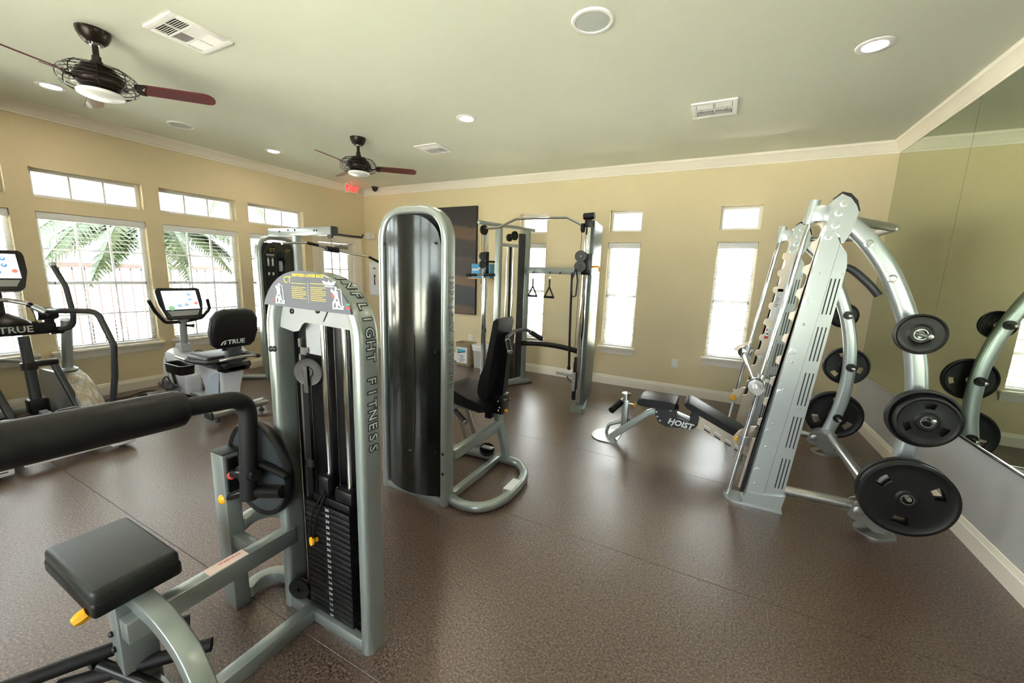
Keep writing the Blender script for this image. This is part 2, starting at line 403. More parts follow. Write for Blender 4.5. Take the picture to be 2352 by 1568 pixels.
# windows ---------------------------------------------------------
WN = [0]
def window(axis, pos, out, u0, u1, z0, z1, cols, sash=False, sill=True):
    """white vinyl window set back in its opening; u runs along the wall"""
    WN[0] += 1; t = bpy.data.objects.new('window_%d' % WN[0], None); COL.objects.link(t); t['kind'] = 'structure'; t.empty_display_size = .1
    def P(u, d, z): return (pos+out*d, u, z) if axis == 'x' else (u, pos+out*d, z)
    def slab(ua, ub, da, db, za, zb, bev=0.0, bm=None):
        a, b = P(ua, da, za), P(ub, db, zb); return bx(a[0], b[0], a[1], b[1], a[2], b[2], bev, bm)
    t.location = P((u0+u1)/2, 0, z0)
    f = .035; fr = new()
    for a in ((u0, u0+f, z0, z1), (u1-f, u1, z0, z1), (u0+f, u1-f, z0, z0+f), (u0+f, u1-f, z1-f, z1)):
        slab(a[0], a[1], .09, .15, a[2], a[3], .003, fr)
    obj('window_frame', fr, 'white_vinyl', t)
    zsplit = [(z0+f, z1-f)] if not sash else [(z0+f, (z0+z1)/2-.018), ((z0+z1)/2+.018, z1-f)]
    if sash: obj('meeting_rail', slab(u0+f, u1-f, .095, .14, (z0+z1)/2-.018, (z0+z1)/2+.018, .003), 'white_vinyl', t)
    for za, zb in zsplit:
        rows = 1 if not sash else 2
        us = [u0+f+(u1-u0-2*f)*i/cols for i in range(cols+1)]; zs = [za+(zb-za)*i/rows for i in range(rows+1)]
        for i in range(1, cols): obj('muntin', slab(us[i]-.009, us[i]+.009, .108, .132, za, zb), 'white_vinyl', t, smooth=False)
        for j in range(1, rows): obj('muntin', slab(u0+f, u1-f, .109, .131, zs[j]-.009, zs[j]+.009), 'white_vinyl', t, smooth=False)
        for i in range(cols):
            for j in range(rows): obj('pane', slab(us[i], us[i+1], .118, .122, zs[j], zs[j+1]), 'window_glass', t, smooth=False)
    if sill:
        s = new(); slab(u0-.045, u1+.045, -.055, .09, z0-.022, z0+.004, .005, s); obj('window_sill', s, 'trim_paint', t)
        ap = new(); prof = [(0, -.105), (.010, -.105), (.016, -.085), (.020, -.055), (.030, -.035), (.034, -.022), (0, -.022)]
        R = []
        for u, sg in ((u0-.012, -1), (u1+.012, 1)):
            ring = []
            for a, b in prof: ring.append(ap.verts.new(P(u+sg*(a*.9), -a, z0+b)))
            R.append(ring)
        ring_faces(ap, R); obj('apron', ap, 'trim_paint', t)
    return t
for i, (a, b) in enumerate(BAYS):
    window('x', XL, -1, a, b, LZ[0], LZ[1], 3, sash=True)
    window('x', XL, -1, a, b, TZ[0], TZ[1], 3, sill=False)
for a, b in NARROW:
    window('y', YB, 1, a, b, .565, 2.035, 1, sash=True)
    window('y', YB, 1, a, b, 2.18, 2.47, 1, sill=False)
for a, b in FRONT:
    window('y', YF, -1, a, b, LZ[0], LZ[1], 3, sash=True)
    window('y', YF, -1, a, b, TZ[0], TZ[1], 3, sill=False)
# blinds
def blind(axis, pos, out, u0, u1, z0, z1, label, tilt=0.0):
    g = 'slatted window blinds'
    def P(u, d, z): return (pos+out*d, u, z) if axis == 'x' else (u, pos+out*d, z)
    t = thing('window_blind', label, 'blind', P((u0+u1)/2, .045, z0), g)
    def slab(ua, ub, da, db, za, zb, bev=0.0, bm=None):
        a, b = P(ua, da, za), P(ub, db, zb); return bx(a[0], b[0], a[1], b[1], a[2], b[2], bev, bm)
    obj('valance', slab(u0+.006, u1-.006, .008, .075, z1-.075, z1-.002, .006), 'white_plastic', t)
    n = int((z1-.09-z0-.03)/.044); first = None
    w_ = .048
    for k in range(n):
        z = z1-.10-.044*k
        if first is None:
            bm = new(); R = Matrix.Rotation(tilt, 3, V((0, 1, 0)) if axis == 'x' else V((1, 0, 0)))
            sx, sy = ((w_, u1-u0-.02) if axis == 'x' else (u1-u0-.02, w_))
            box(bm, P((u0+u1)/2, .042, z), (sx, sy, .0028), rot=R); first = obj('slat', bm, 'white_plastic', t, smooth=False); fz = z
        else: inst('slat', first, t, (0, 0, z-fz))
    obj('bottom_rail', slab(u0+.01, u1-.01, .02, .064, z0+.006, z0+.026, .003), 'white_plastic', t)
    for fr_ in (.14, .86):
        u = u0+(u1-u0)*fr_; bm = new(); cyl(bm, P(u, .016, z0+.02), P(u, .016, z1-.08), .0012, n=6); obj('ladder_cord', bm, 'white_plastic', t)
    for fr_ in (.07, .93):
        u = u0+(u1-u0)*fr_; bm = new(); cyl(bm, P(u, .006, z0+.74), P(u, .006, z1-.08), .0012, n=6); obj('pull_cord', bm, 'white_plastic', t)
        bm = new(); cyl(bm, P(u, .006, z0+.715), P(u, .006, z0+.745), .006, .0025, n=8); obj('cord_tassel', bm, 'dark_grey', t)
bl = [None, 'white slat blind in the leftmost window, cut off by the picture edge', 'white slat blind in the window behind the elliptical trainer', 'white slat blind in the window behind the recumbent bike', 'white slat blind in the window mostly hidden by the pulldown machine tower']
for (a, b), lb in zip(BAYS, bl):
    if lb: blind('x', XL, -1, a, b, LZ[0], LZ[1], lb)
for (a, b), lb in zip(NARROW, ['white slat blind in the narrow window behind the cable machine', 'white slat blind in the narrow window right of the cable machine', 'white slat blind in the narrow window beside the slanted rack']):
    blind('y', YB, 1, a, b, .565, 2.035, lb, tilt=.12)
# door in the left wall
d = bpy.data.objects.new('door_1', None); COL.objects.link(d); d['kind'] = 'structure'; d.location = (XL, 5.05, 0)
f = new()
bx(XL-.15, XL-.0, DOOR[0], DOOR[0]+.03, 0, DOOR[3], .002, f); bx(XL-.15, XL, DOOR[1]-.03, DOOR[1], 0, DOOR[3], .002, f); bx(XL-.15, XL, DOOR[0], DOOR[1], DOOR[3]-.03, DOOR[3], .002, f)
obj('door_jamb', f, 'trim_paint', d)
for (a, b, za, zb) in ((DOOR[0]-.095, DOOR[0]+.012, 0, DOOR[3]+.085), (DOOR[1]-.012, DOOR[1]+.15, 0, DOOR[3]+.085), (DOOR[0]+.012, DOOR[1]-.012, DOOR[3]-.012, DOOR[3]+.085)):
    c = new(); bx(XL, XL+.014, a, b, za, zb, .003, c); bx(XL, XL+.022, a+.01, a+.03 if zb-za > 1 else b-.01, za if zb-za > 1 else zb-.03, zb-.004, .003, c)
    obj('door_casing', c, 'trim_paint', d)
lf = new(); y0, y1 = DOOR[0]+.034, DOOR[1]-.034
for a in ((y0, y0+.115, .01, 1.99), (y1-.115, y1, .01, 1.99), (y0+.115, y1-.115, 1.84, 1.99), (y0+.115, y1-.115, .01, .30)):
    bx(XL-.075, XL-.03, a[0], a[1], a[2], a[3], .002, lf)
obj('door_leaf', lf, 'white_vinyl', d)
for k in (1, 2):
    yy = y0+.115+(y1-y0-.23)*k/3; obj('muntin', bx(XL-.065, XL-.04, yy-.01, yy+.01, .30, 1.84), 'white_vinyl', d)
for k in range(1, 5):
    zz = .30+1.54*k/5; obj('muntin', bx(XL-.064, XL-.041, y0+.115, y1-.115, zz-.01, zz+.01), 'white_vinyl', d)
for k in range(3):
    for j in range(5):
        ya = y0+.115+(y1-y0-.23)*k/3; yb_ = y0+.115+(y1-y0-.23)*(k+1)/3; za = .30+1.54*j/5
        obj('pane', bx(XL-.055, XL-.050, ya, yb_, za, za+1.54/5), 'window_glass', d, smooth=False)
h = new(); bx(XL-.03, XL-.012, y0+.025, y0+.075, .95, 1.10, .006, h); tube(h, [(XL-.02, y0+.05, 1.03), (XL+.03, y0+.05, 1.03), (XL+.035, y0+.14, 1.03)], .009, 10); obj('door_handle', h, 'satin_steel', d)
c = new(); bx(XL-.03, XL+.02, 5.02, 5.28, 1.90, 1.95, .006, c); tube(c, [(XL+.0, 5.1, 1.955), (XL+.03, 5.15, 1.975), (XL+.0, 5.36, 1.995)], .008, 8); obj('door_closer', c, 'grey_plastic', d)

# ================================================================ OUTSIDE
struct('ground', bx(-40, 30, -30, 45, -.20, -.10), 'concrete')
fx = -9.3
ft = thing('picket_fence', 'rust-brown metal picket fence outside beyond the left windows', 'fence', (fx, 3.5, -.1))
obj('top_rail', bx(fx-.025, fx+.025, -3, 12, 1.42, 1.50), 'fence_paint', ft); obj('bottom_rail', bx(fx-.02, fx+.02, -3, 12, .05, .10), 'fence_paint', ft)
bm = new(); bx(fx-.009, fx+.009, -.009, .009, -.1, 1.43, bm=bm); pk = obj('picket', bm, 'fence_paint', ft, smooth=False); pk.location = (0, .3, 0)
k = 1
while .3+.145*k < 9.2:
    inst('picket', pk, ft, (0, .3+.145*k, 0)); k += 1
for yy in (-1.0, .5, 1.985, 3.49, 5.0, 6.5, 8.0, 9.5): obj('post', bx(fx-.03, fx+.03, yy-.03, yy+.03, -.1, 1.56), 'fence_paint', ft)
def palm(x, y, z, label, nf, ln, m, seed):
    rnd = random.Random(seed); t = thing('palm_tree', label, 'palm', (x, y, -.1), 'palms outside the left windows')
    bm = new(); tube(bm, curve([(x, y, -.1), (x+.04, y+.03, z*.5), (x, y, z)], 6), [.13-.004*i for i in range(13)], 10); obj('trunk', bm, 'bark', t)
    for i in range(nf):
        a = 2*PI*i/nf+rnd.uniform(-.2, .2); up = rnd.uniform(.1, .8); L = ln*rnd.uniform(.8, 1.1)
        dx, dy = math.cos(a), math.sin(a); bm = new(); rib = []
        for s in range(9):
            q = s/8; rib.append(V((x+dx*L*q, y+dy*L*q, z+up*L*q*.8-L*.9*q*q)))
        tube(bm, rib, [.014*(1-.08*j) for j in range(9)], 5)
        side = V((-dy, dx, 0))
        for s in range(1, 41):
            q = s/41; f = q*8; j = min(int(f), 7); p = rib[j].lerp(rib[j+1], f-j); tdir = (rib[j+1]-rib[j]).normalized()
            ll = .42*ln/1.5*math.sin(PI*min(1, .15+q*.85))+.05
            for sg in (-1, 1):
                e = p+(side*sg*.85+tdir*.5+V((0, 0, -.35-.25*rnd.random()))).normalized()*ll
                wv = tdir*.034
                a1, a2, a3 = bm.verts.new(p-wv), bm.verts.new(p+wv), bm.verts.new(e); bm.faces.new((a1, a2, a3))
        obj('frond', bm, m, t, smooth=False)
palm(-7.72, 2.98, 2.15, 'palm with drooping green fronds outside, between the elliptical and bike windows', 22, 1.4, 'leaf', 3)
palm(-11.6, 3.1, 4.1, 'distant darker palm seen through the transom windows', 11, 1.6, 'leaf_dark', 8)
palm(-11.2, 6.2, 3.7, 'distant palm outside the window beside the pulldown machine', 11, 1.6, 'leaf_dark', 9)
def shrub(x, y, r, label, seed):
    rnd = random.Random(seed); t = thing('shrub', label, 'shrub', (x, y, -.1), 'shrubs at the foot of the fence'); bm = new()
    for i in range(420):
        th, ph = rnd.uniform(0, 2*PI), rnd.uniform(0, PI/2); rr = r*rnd.uniform(.6, 1)
        c = V((x+rr*math.cos(th)*math.sin(ph), y+rr*1.3*math.sin(th)*math.sin(ph), -.1+rr*1.1*math.cos(ph)+.05)); u, v, dd = frame_of((rnd.uniform(-1, 1), rnd.uniform(-1, 1), rnd.uniform(-.2, 1)))
        s = .035; vs = [bm.verts.new(c+u*s*a+v*s*b) for a, b in ((-1.6, 0), (0, -.7), (1.6, 0), (0, .7))]; bm.faces.new(vs)
    obj('foliage', bm, 'leaf', t, smooth=False)
    bm = new(); cyl(bm, (x, y, -.1), (x, y, .25), .03, .015, 8); obj('stem', bm, 'bark', t)
shrub(-7.1, 1.80, .38, 'low green shrub outside below the window behind the elliptical', 1)
shrub(-7.1, .72, .38, 'low green shrub outside below the leftmost window', 2)
st = thing('garden_wall', 'pale stone wall outside beyond the narrow windows', 'wall', (-.5, 9.0, -.1))
zrow = -.1; first = None
for r in range(9):
    off = .2 if r % 2 else 0
    for k in range(21):
        xx = -4.6+off+.4*k
        if first is None:
            first = obj('stone', bx(-.195, .195, 9.0, 9.3, 0, .105, .012), 'stucco', st); first.location = (xx, 0, zrow)
        else: inst('stone', first, st, (xx, 0, zrow))
    zrow += .115

# ================================================================ CEILING
def fan(cx, cy, rz, label):
    t = thing('ceiling_fan', label, 'ceiling fan', (cx, cy, 2.7), 'three-bladed ceiling fans')
    O = (cx, cy, 0)
    b = new(); lathe(b, [(.0, ZC), (.088, ZC), (.088, ZC-.008), (.082, ZC-.03), (.066, ZC-.062), (.046, ZC-.082), (.0, ZC-.082)], O); obj('canopy', b, 'bronze', t)
    b = new(); lathe(b, [(0, ZC-.075), (.028, ZC-.078), (.028, ZC-.09), (0, ZC-.092)], O); obj('canopy_ring', b, 'chrome', t)
    b = new(); cyl(b, (cx, cy, 2.85), (cx, cy, ZC-.07), .0165); obj('downrod', b, 'bronze', t)
    b = new(); lathe(b, [(0, 2.885), (.024, 2.885), (.024, 2.86), (.030, 2.855), (.032, 2.825), (0, 2.82)], O); obj('coupling', b, 'bronze', t)
    b = new(); lathe(b, [(0, 2.835), (.05, 2.832), (.085, 2.818), (.092, 2.806), (.088, 2.802), (.110, 2.792), (.118, 2.780), (.113, 2.776), (.130, 2.764), (.136, 2.750), (.131, 2.746), (.142, 2.730), (.142, 2.712), (.130, 2.694), (.10, 2.684), (0, 2.682)], O, n=40); obj('motor_housing', b, 'bronze', t)
    b = new(); lathe(b, [(0, 2.685), (.075, 2.685), (.078, 2.655), (0, 2.655)], O); obj('switch_housing', b, 'black_paint', t)
    b = new(); lathe(b, [(0, 2.662), (.118, 2.662), (.122, 2.654), (.116, 2.642), (.09, 2.630), (.05, 2.622), (0, 2.620)], O, n=40); obj('glass_bowl', b, 'opal_glass', t)
    b = new()
    for r_, z_ in ((.155, 2.800), (.176, 2.785), (.192, 2.765), (.200, 2.742), (.200, 2.716), (.190, 2.694), (.165, 2.676)):
        tube(b, [(cx+r_*math.cos(2*PI*i/40), cy+r_*math.sin(2*PI*i/40), z_) for i in range(40)], .0022, 6, closed=True)
    for i in range(9):
        a = 2*PI*(i+.5)/9
        tube(b, curve([(cx+r_*math.cos(a), cy+r_*math.sin(a), z_) for r_, z_ in ((.10, 2.808), (.155, 2.803), (.192, 2.768), (.203, 2.73), (.190, 2.692), (.13, 2.668), (.08, 2.672))], 4), .0028, 6)
    obj('wire_cage', b, 'black_paint', t)
    for i in range(3):
        a = rz+2*PI*i/3; ca, sa = math.cos(a), math.sin(a); R = Matrix.Rotation(a, 3, 'Z') @ Matrix.Rotation(math.radians(-17), 3, 'X')
        b = new(); pts = []
        for k in range(13):
            th = -PI/2+PI*k/12; pts.append((.60+.055*math.cos(th), .055*math.sin(th)))
        poly = [(.27, -.052)]+pts+[(.215, .048)]
        u = R @ V((1, 0, 0)); v = R @ V((0, 1, 0)); prism(b, poly, (cx, cy, 2.716), u, v, .008); bd = obj('blade', b, 'mahogany', t)
        b = new(); poly = [(.19, -.02), (.205, -.045), (.275, -.053), (.222, .0), (.235, .049), (.205, .045), (.19, .02)]
        prism(b, poly, V((cx, cy, 2.713))-u.cross(v)*.003, u, v, .014); cyl(b, V((cx, cy, 2.705))+R @ V((.12, 0, 0)), V((cx, cy, 2.716))+R @ V((.21, 0, 0)), .008, n=8); obj('blade_iron', b, 'bronze', bd)
    return t
fan(-3.84, 1.285, math.radians(46), 'dark bronze ceiling fan nearest the camera, at upper left')
fan(-3.87, 3.49, math.radians(40), 'dark bronze ceiling fan farther back, near the exit sign')
def vent(x0, x1, y0, y1, label, style):
    t = thing('ceiling_vent', label, 'air vent', ((x0+x1)/2, (y0+y1)/2, ZC), 'white ceiling air vents')
    f = new(); b = .038; z0, z1 = ZC-.012, ZC
    for a in ((x0, x1, y0, y0+b), (x0, x1, y1-b, y1), (x0, x0+b, y0+b, y1-b), (x1-b, x1, y0+b, y1-b)): bx(*a, z0, z1, .002, f)
    obj('frame', f, 'white_enamel', t)
    obj('backing', bx(x0+b, x1-b, y0+b, y1-b, ZC-.002, ZC-.0005), 'vent_dark', t, smooth=False)
    X0, X1, Y0, Y1 = x0+b, x1-b, y0+b, y1-b
    ny = 3 if style == 'grid' else 2
    bars = new(); bx((X0+X1)/2-.004, (X0+X1)/2+.004, Y0, Y1, z0+.001, ZC-.001, bm=bars)
    for k in range(1, ny): yy = Y0+(Y1-Y0)*k/ny; bx(X0, X1, yy-.004, yy+.004, z0+.001, ZC-.001, bm=bars)
    obj('divider', bars, 'white_enamel', t)
    def slats(xa, xb, ya, yb, along, n, tilt):
        first = None
        for k in range(n):
            q = (k+.5)/n
            if along == 'x': c = V(((xa+xb)/2, ya+(yb-ya)*q, ZC-.008)); s = (xb-xa-.008, (yb-ya)/n*.95, .0012); R = Matrix.Rotation(tilt, 3, 'X')
            else: c = V((xa+(xb-xa)*q, (ya+yb)/2, ZC-.008)); s = ((xb-xa)/n*.95, yb-ya-.008, .0012); R = Matrix.Rotation(tilt, 3, 'Y')
            if first is None: bm = new(); box(bm, c, s, rot=R); first = obj('slat', bm, 'white_enamel', t, smooth=False); c0 = c
            else: inst('slat', first, t, c-c0)
    xm = (X0+X1)/2
    if style == 'grid':
        h = (Y1-Y0)/3
        for xa, xb in ((X0, xm-.004), (xm+.004, X1)):
            slats(xa, xb, Y0, Y0+h, 'x', 7, .55); slats(xa, xb, Y0+h, Y0+2*h, 'y', 12, .5 if xa == X0 else -.6); slats(xa, xb, Y0+2*h, Y1, 'x', 7, -.65)
    else:
        ym = (Y0+Y1)/2; h = (Y1-Y0)
        for xa, xb in ((X0, xm-.004), (xm+.004, X1)):
            slats(xa, xb, Y0, Y0+h*.36, 'x', 6, -.5); slats(xa, xb, Y0+h*.36, Y0+h*.66, 'y', 10, .75); slats(xa, xb, Y0+h*.66, Y1, 'x', 6, .5)
vent(-3.445, -3.095, 1.395, 1.750, 'large white ceiling vent beside the nearer ceiling fan', 'grid')
vent(-.368, -.013, 3.940, 4.290, 'white ceiling vent toward the mirror side of the room', 'mixed')
vent(-3.450, -3.107, 3.950, 4.305, 'white ceiling vent right of the farther ceiling fan', 'mixed')
def downlight(x, y, label):
    t = thing('recessed_light', label, 'ceiling light', (x, y, ZC), 'recessed ceiling lights')
    b = new(); lathe(b, [(.062, ZC-.001), (.066, ZC-.006), (.088, ZC-.008), (.0985, ZC-.004), (.100, ZC)], (x, y, 0), n=36)
    obj('trim_ring', b, 'white_enamel', t)
    b = new(); lathe(b, [(0, ZC-.0022), (.065, ZC-.0022), (.065, ZC-.0008), (0, ZC-.0008)], (x, y, 0), n=36); obj('lens', b, 'lamp_lens', t)
downlight(.715, 3.46, 'lit recessed ceiling light above the slanted rack'); downlight(-2.36, 3.48, 'lit recessed ceiling light near the middle of the ceiling')
downlight(-5.385, 1.475, 'lit recessed ceiling light behind the nearer fan'); downlight(-5.38, 3.445, 'lit recessed ceiling light between the fans near the window wall')
downlight(-2.38, 1.50, 'recessed ceiling light cut by the top picture edge'); 
for x, y, l_ in ((.715, 1.50, 'on the mirror side just above the camera'), (-5.385, -.45, 'by the window wall behind the camera'), (-2.38, -.45, 'in the middle behind the camera'), (.715, -.45, 'on the mirror side behind the camera')): downlight(x, y, 'recessed ceiling light out of view '+l_)
def speaker(x, y, r, label):
    t = thing('ceiling_speaker', label, 'speaker', (x, y, ZC), 'round ceiling speakers')
    b = new(); lathe(b, [(r*.80, ZC-.002), (r*.82, ZC-.010), (r*.95, ZC-.010), (r, ZC)], (x, y, 0), n=40); obj('rim', b, 'white_enamel', t)
    b = new(); lathe(b, [(0, ZC-.009), (r*.5, ZC-.008), (r*.81, ZC-.005), (r*.81, ZC-.001), (0, ZC-.001)], (x, y, 0), n=40); obj('grille', b, 'speaker_mesh', t)
speaker(-.822, 2.512, .125, 'large round ceiling speaker at top centre'); speaker(-5.417, 2.44, .125, 'round ceiling speaker between the fans near the window wall')
# exit sign, dome camera
t = thing('exit_sign', 'lit red EXIT sign hanging from the ceiling in the far corner', 'exit sign', (-5.97, 5.20, ZC))
obj('housing', bx(-6.005, -5.955, 5.085, 5.340, 2.862, 3.030, .012), 'exit_face', t)
obj('mount', bx(-6.0, -5.96, 5.15, 5.28, 3.028, ZC, .003), 'white_plastic', t)
b = new(); glyphs(b, 'EXIT', .142, (-5.955, 5.212, 2.945), (0, 1, 0), (0, 0, 1), offset=.004, depth=.002); obj('lettering', b, 'red_letters', t)
t = thing('dome_camera', 'small black dome security camera on the ceiling above the back wall', 'camera', (-5.77, 5.56, ZC))
b = new(); lathe(b, [(0, ZC), (.062, ZC), (.060, ZC-.016), (.05, ZC-.02), (0, ZC-.02)], (-5.77, 5.56, 0)); obj('base', b, 'black_plastic', t)
b = new(); lathe(b, [(.05, ZC-.018), (.049, ZC-.035), (.042, ZC-.055), (.028, ZC-.072), (.012, ZC-.080), (0, ZC-.081)], (-5.77, 5.56, 0)); obj('dome', b, 'black_paint', t)

# ================================================================ BACK WALL THINGS
t = thing('alarm_strobe', 'white plastic alarm box on the back wall near the door corner', 'alarm', (-6.03, YB, 2.18))
obj('body', bx(-6.150, -6.015, YB-.05, YB, 2.120, 2.245, .008), 'white_plastic', t); obj('lens', bx(-6.012, -5.92, YB-.04, YB, 2.130, 2.235, .006), 'exit_face', t)
t = thing('wall_poster', 'white poster with dark and pink print on the back wall behind the tall tower', 'poster', (-5.80, YB, 1.40))
b = new()
for a in ((-6.100, -5.50, 1.685, 1.705), (-6.100, -5.50, 1.05, 1.07), (-6.100, -6.08, 1.07, 1.685), (-5.52, -5.50, 1.07, 1.685)): bx(a[0], a[1], YB-.018, YB, a[2], a[3], .002, b)
obj('frame', b, 'white_plastic', t); obj('sheet', bx(-6.08, -5.52, YB-.008, YB-.002, 1.07, 1.685), 'paper', t, smooth=False)
b = new()
for a in ((-6.0, -5.945, 1.56, 1.585), (-5.99, -5.945, 1.39, 1.45), (-5.985, -5.955, 1.25, 1.38), (-5.98, -5.94, 1.285, 1.295), (-6.035, -6.02, 1.455, 1.462), (-6.035, -6.02, 1.38, 1.387)): bx(a[0], a[1], YB-.0095, YB-.008, a[2], a[3], bm=b)
obj('dark_print', b, 'dark_grey', t)
b = new(); bx(-5.935, -5.90, YB-.0095, YB-.008, 1.32, 1.60, bm=b); bx(-5.90, -5.80, YB-.0095, YB-.008, 1.28, 1.34, bm=b); obj('pink_print', b, 'label_pink', t)
t = thing('canvas_picture', 'large dark canvas picture in charcoal and brown on the back wall', 'picture', (-4.1, YB, 1.74))
obj('stretcher', bx(-4.62, -3.612, YB-.045, YB, .845, 2.632, .004), 'canvas_black', t); obj('print', bx(-4.61, -3.622, YB-.0465, YB-.045, .855, 2.622), 'canvas_print', t, smooth=False)
t = thing('wall_shelf', 'small wooden wall shelf beside the canvas picture', 'shelf', (-3.45, YB, 1.47))
obj('board', bx(-3.66, -3.20, YB-.20, YB, 1.455, 1.473, .003), 'wood_shelf', t); obj('bracket', bx(-3.45, -3.43, YB-.15, YB, 1.38, 1.455), 'wood_shelf', t)
t = thing('wipes_box', 'blue cardboard wipes box on the small wall shelf', 'box', (-3.44, YB-.1, 1.473))
obj('carton', bx(-3.615, -3.27, YB-.17, YB-.03, 1.473, 1.70, .004), 'blue_box', t)
b = new(); prism(b, [(-3.60, 1.62), (-3.50, 1.62), (-3.44, 1.66), (-3.36, 1.64), (-3.30, 1.68), (-3.30, 1.66), (-3.36, 1.61), (-3.45, 1.63), (-3.5, 1.59), (-3.6, 1.59)], (0, YB-.1705, 0), (1, 0, 0), (0, 0, 1), .001); obj('print', b, 'label_white', t)
def outlet(x, z, label):
    t = thing('wall_outlet', label, 'outlet', (x, YB, z), 'white wall outlets')
    obj('cover_plate', bx(x-.037, x+.037, YB-.006, YB, z-.058, z+.058, .004), 'white_plastic', t)
    for dz in (-.022, .022):
        b = new(); lathe(b, [(0, 0), (.0165, 0), (.0165, .002), (0, .002)], (x, YB-.006, z+dz), (0, -1, 0), 20); r_ = obj('receptacle', b, 'white_vinyl', t)
        b = new(); bx(x-.007, x-.0045, YB-.0092, YB-.008, z+dz-.002, z+dz+.007, bm=b); bx(x+.0045, x+.007, YB-.0092, YB-.008, z+dz-.002, z+dz+.007, bm=b); bx(x-.002, x+.002, YB-.0092, YB-.008, z+dz-.010, z+dz-.006, bm=b); obj('slot', b, 'ink', r_)
outlet(-.408, .428, 'white wall outlet between the two right narrow windows'); outlet(-3.715, .435, 'white wall outlet above the waste bins')
# waste bins
def wbin(cx, cy, wx, wy, h, m, name, label, cat):
    t = thing(name, label, cat, (cx, cy, 0)); b = new(); R = []
    for z, k, i_ in ((0, .86, 0), (h*.93, .985, 0), (h*.935, 1.03, 0), (h, 1.04, 0), (h, .99, 0), (h*.93, .95, 0), (.012, .82, 0)):
        pr = rrect(wx*k, wy*k, .035, 4); R.append([b.verts.new((cx+p[0], cy+p[1], z)) for p in pr])
    ring_faces(b, R); obj('body', b, m, t); return t
t = wbin(-3.70, 5.525, .30, .23, .385, 'bin_tan', 'waste_bin', 'tan waste bin with a printed towel sign on its front', 'bin')
ys = 5.525-.115*.93-.004
obj('sign', bx(-3.815, -3.60, ys-.004, ys-.0015, .045, .315), 'paper', t, smooth=False)
b = new(); prism(b, [(-3.785, .205), (-3.785, .285), (-3.63, .275), (-3.63, .235)], (0, ys-.004, 0), (1, 0, 0), (0, 0, 1), .0008); obj('sign_banner', b, 'cyan_print', t)
b = new(); prism(b, [(-3.785, .205), (-3.785, .222), (-3.63, .252), (-3.63, .238)], (0, ys-.0052, 0), (1, 0, 0), (0, 0, 1), .0008); prism(b, [(-3.787, .20), (-3.787, .288), (-3.779, .288), (-3.779, .2)], (0, ys-.0052, 0), (1, 0, 0), (0, 0, 1), .0008); obj('sign_border', b, 'navy_print', t)
b = new()
for s_, zz in (('DIRTY', .168), ('GYM', .138), ('TOWELS', .106), ('ONLY', .074)): glyphs(b, s_, .036, (-3.708, ys-.004, zz), (1, 0, 0), (0, 0, 1), depth=.001)
obj('sign_lettering', b, 'ink', t)
t = wbin(-3.345, 5.50, .29, .22, .375, 'bin_grey', 'waste_basket', 'pale grey waste basket lined with a white bag', 'bin')
b = new(); R = []
for z, k in ((.29, 1.02), (.335, 1.05), (.372, 1.10), (.386, 1.07), (.380, .98), (.30, .9)):
    pr = rrect(.29*k, .22*k, .035, 4); R.append([b.verts.new((-3.345+p[0]+random.uniform(-.003, .003), 5.50+p[1]+random.uniform(-.003, .003), z+random.uniform(-.006, .006))) for p in pr])
ring_faces(b, R, caps=False); obj('liner_bag', b, 'bag_white', t)

# ================================================================ MACHINES
def dots(bm, pts, nrm, r=.008, h=.006, n=12):
    for p in pts:
        p = V(p); nn = V(nrm).normalized(); lathe(bm, [(0, 0), (r, 0), (r, h*.6), (r*.6, h), (0, h)], p, nn, n)
    return bm
def arc_letters(text, path, start, pitch, size, off, up, lift=.0006):
    """letters one by one down a path (list of points), returns fill and outline meshes"""
    L = [0]
    for i in range(1, len(path)): L.append(L[-1]+(path[i]-path[i-1]).length)
    out = []
    for k, ch in enumerate(text):
        if ch == ' ': continue
        s = start+pitch*k; i = max(1, next((j for j in range(1, len(L)) if L[j] >= s), len(L)-1))
        q = (s-L[i-1])/(L[i]-L[i-1]); p = path[i-1].lerp(path[i], q); t = (path[i]-path[i-1]).normalized(); nn = t.cross(V(up)).normalized()
        o = p+nn*off
        line, fill = new(), new()
        glyphs(line, ch, size, o, t, up, offset=size*.075, depth=.0008, lift=lift); glyphs(fill, ch, size, o, t, up, offset=-size*.004, depth=.0008, lift=lift+.0007); out.append((fill, line))
    return out
DPROF = rrect(.052, .100, .021, 4)
def pulley(bm, c, axis, r=.055, w=.022, n=28):
    lathe(bm, [(.008, -w/2-.003), (r*.35, -w/2-.003), (r*.4, -w/2), (r*.9, -w*.45), (r, -w/2), (r, -w*.3), (r*.9, 0), (r, w*.3), (r, w/2), (r*.9, w*.45), (r*.4, w/2), (r*.35, w/2+.003), (.008, w/2+.003)], c, axis, n); return bm
def weight_stack(t, x0, x1, y0, y1, z0, n, pitch, mark=None, axis='y'):
    b = new(); bx(x0, x1, y0, y1, 0, pitch-.0022, .003, b); p0 = obj('weight_plate', b, 'iron_stack', t); p0.location = (0, 0, z0)
    for k in range(1, n): inst('weight_plate', p0, t, (0, 0, z0+pitch*k))
    if mark:
        b = new(); mark(b); m0 = obj('number_mark', b, 'label_white', t, smooth=False); m0.location = (0, 0, z0)
        for k in range(1, n): inst('number_mark', m0, t, (0, 0, z0+pitch*k))

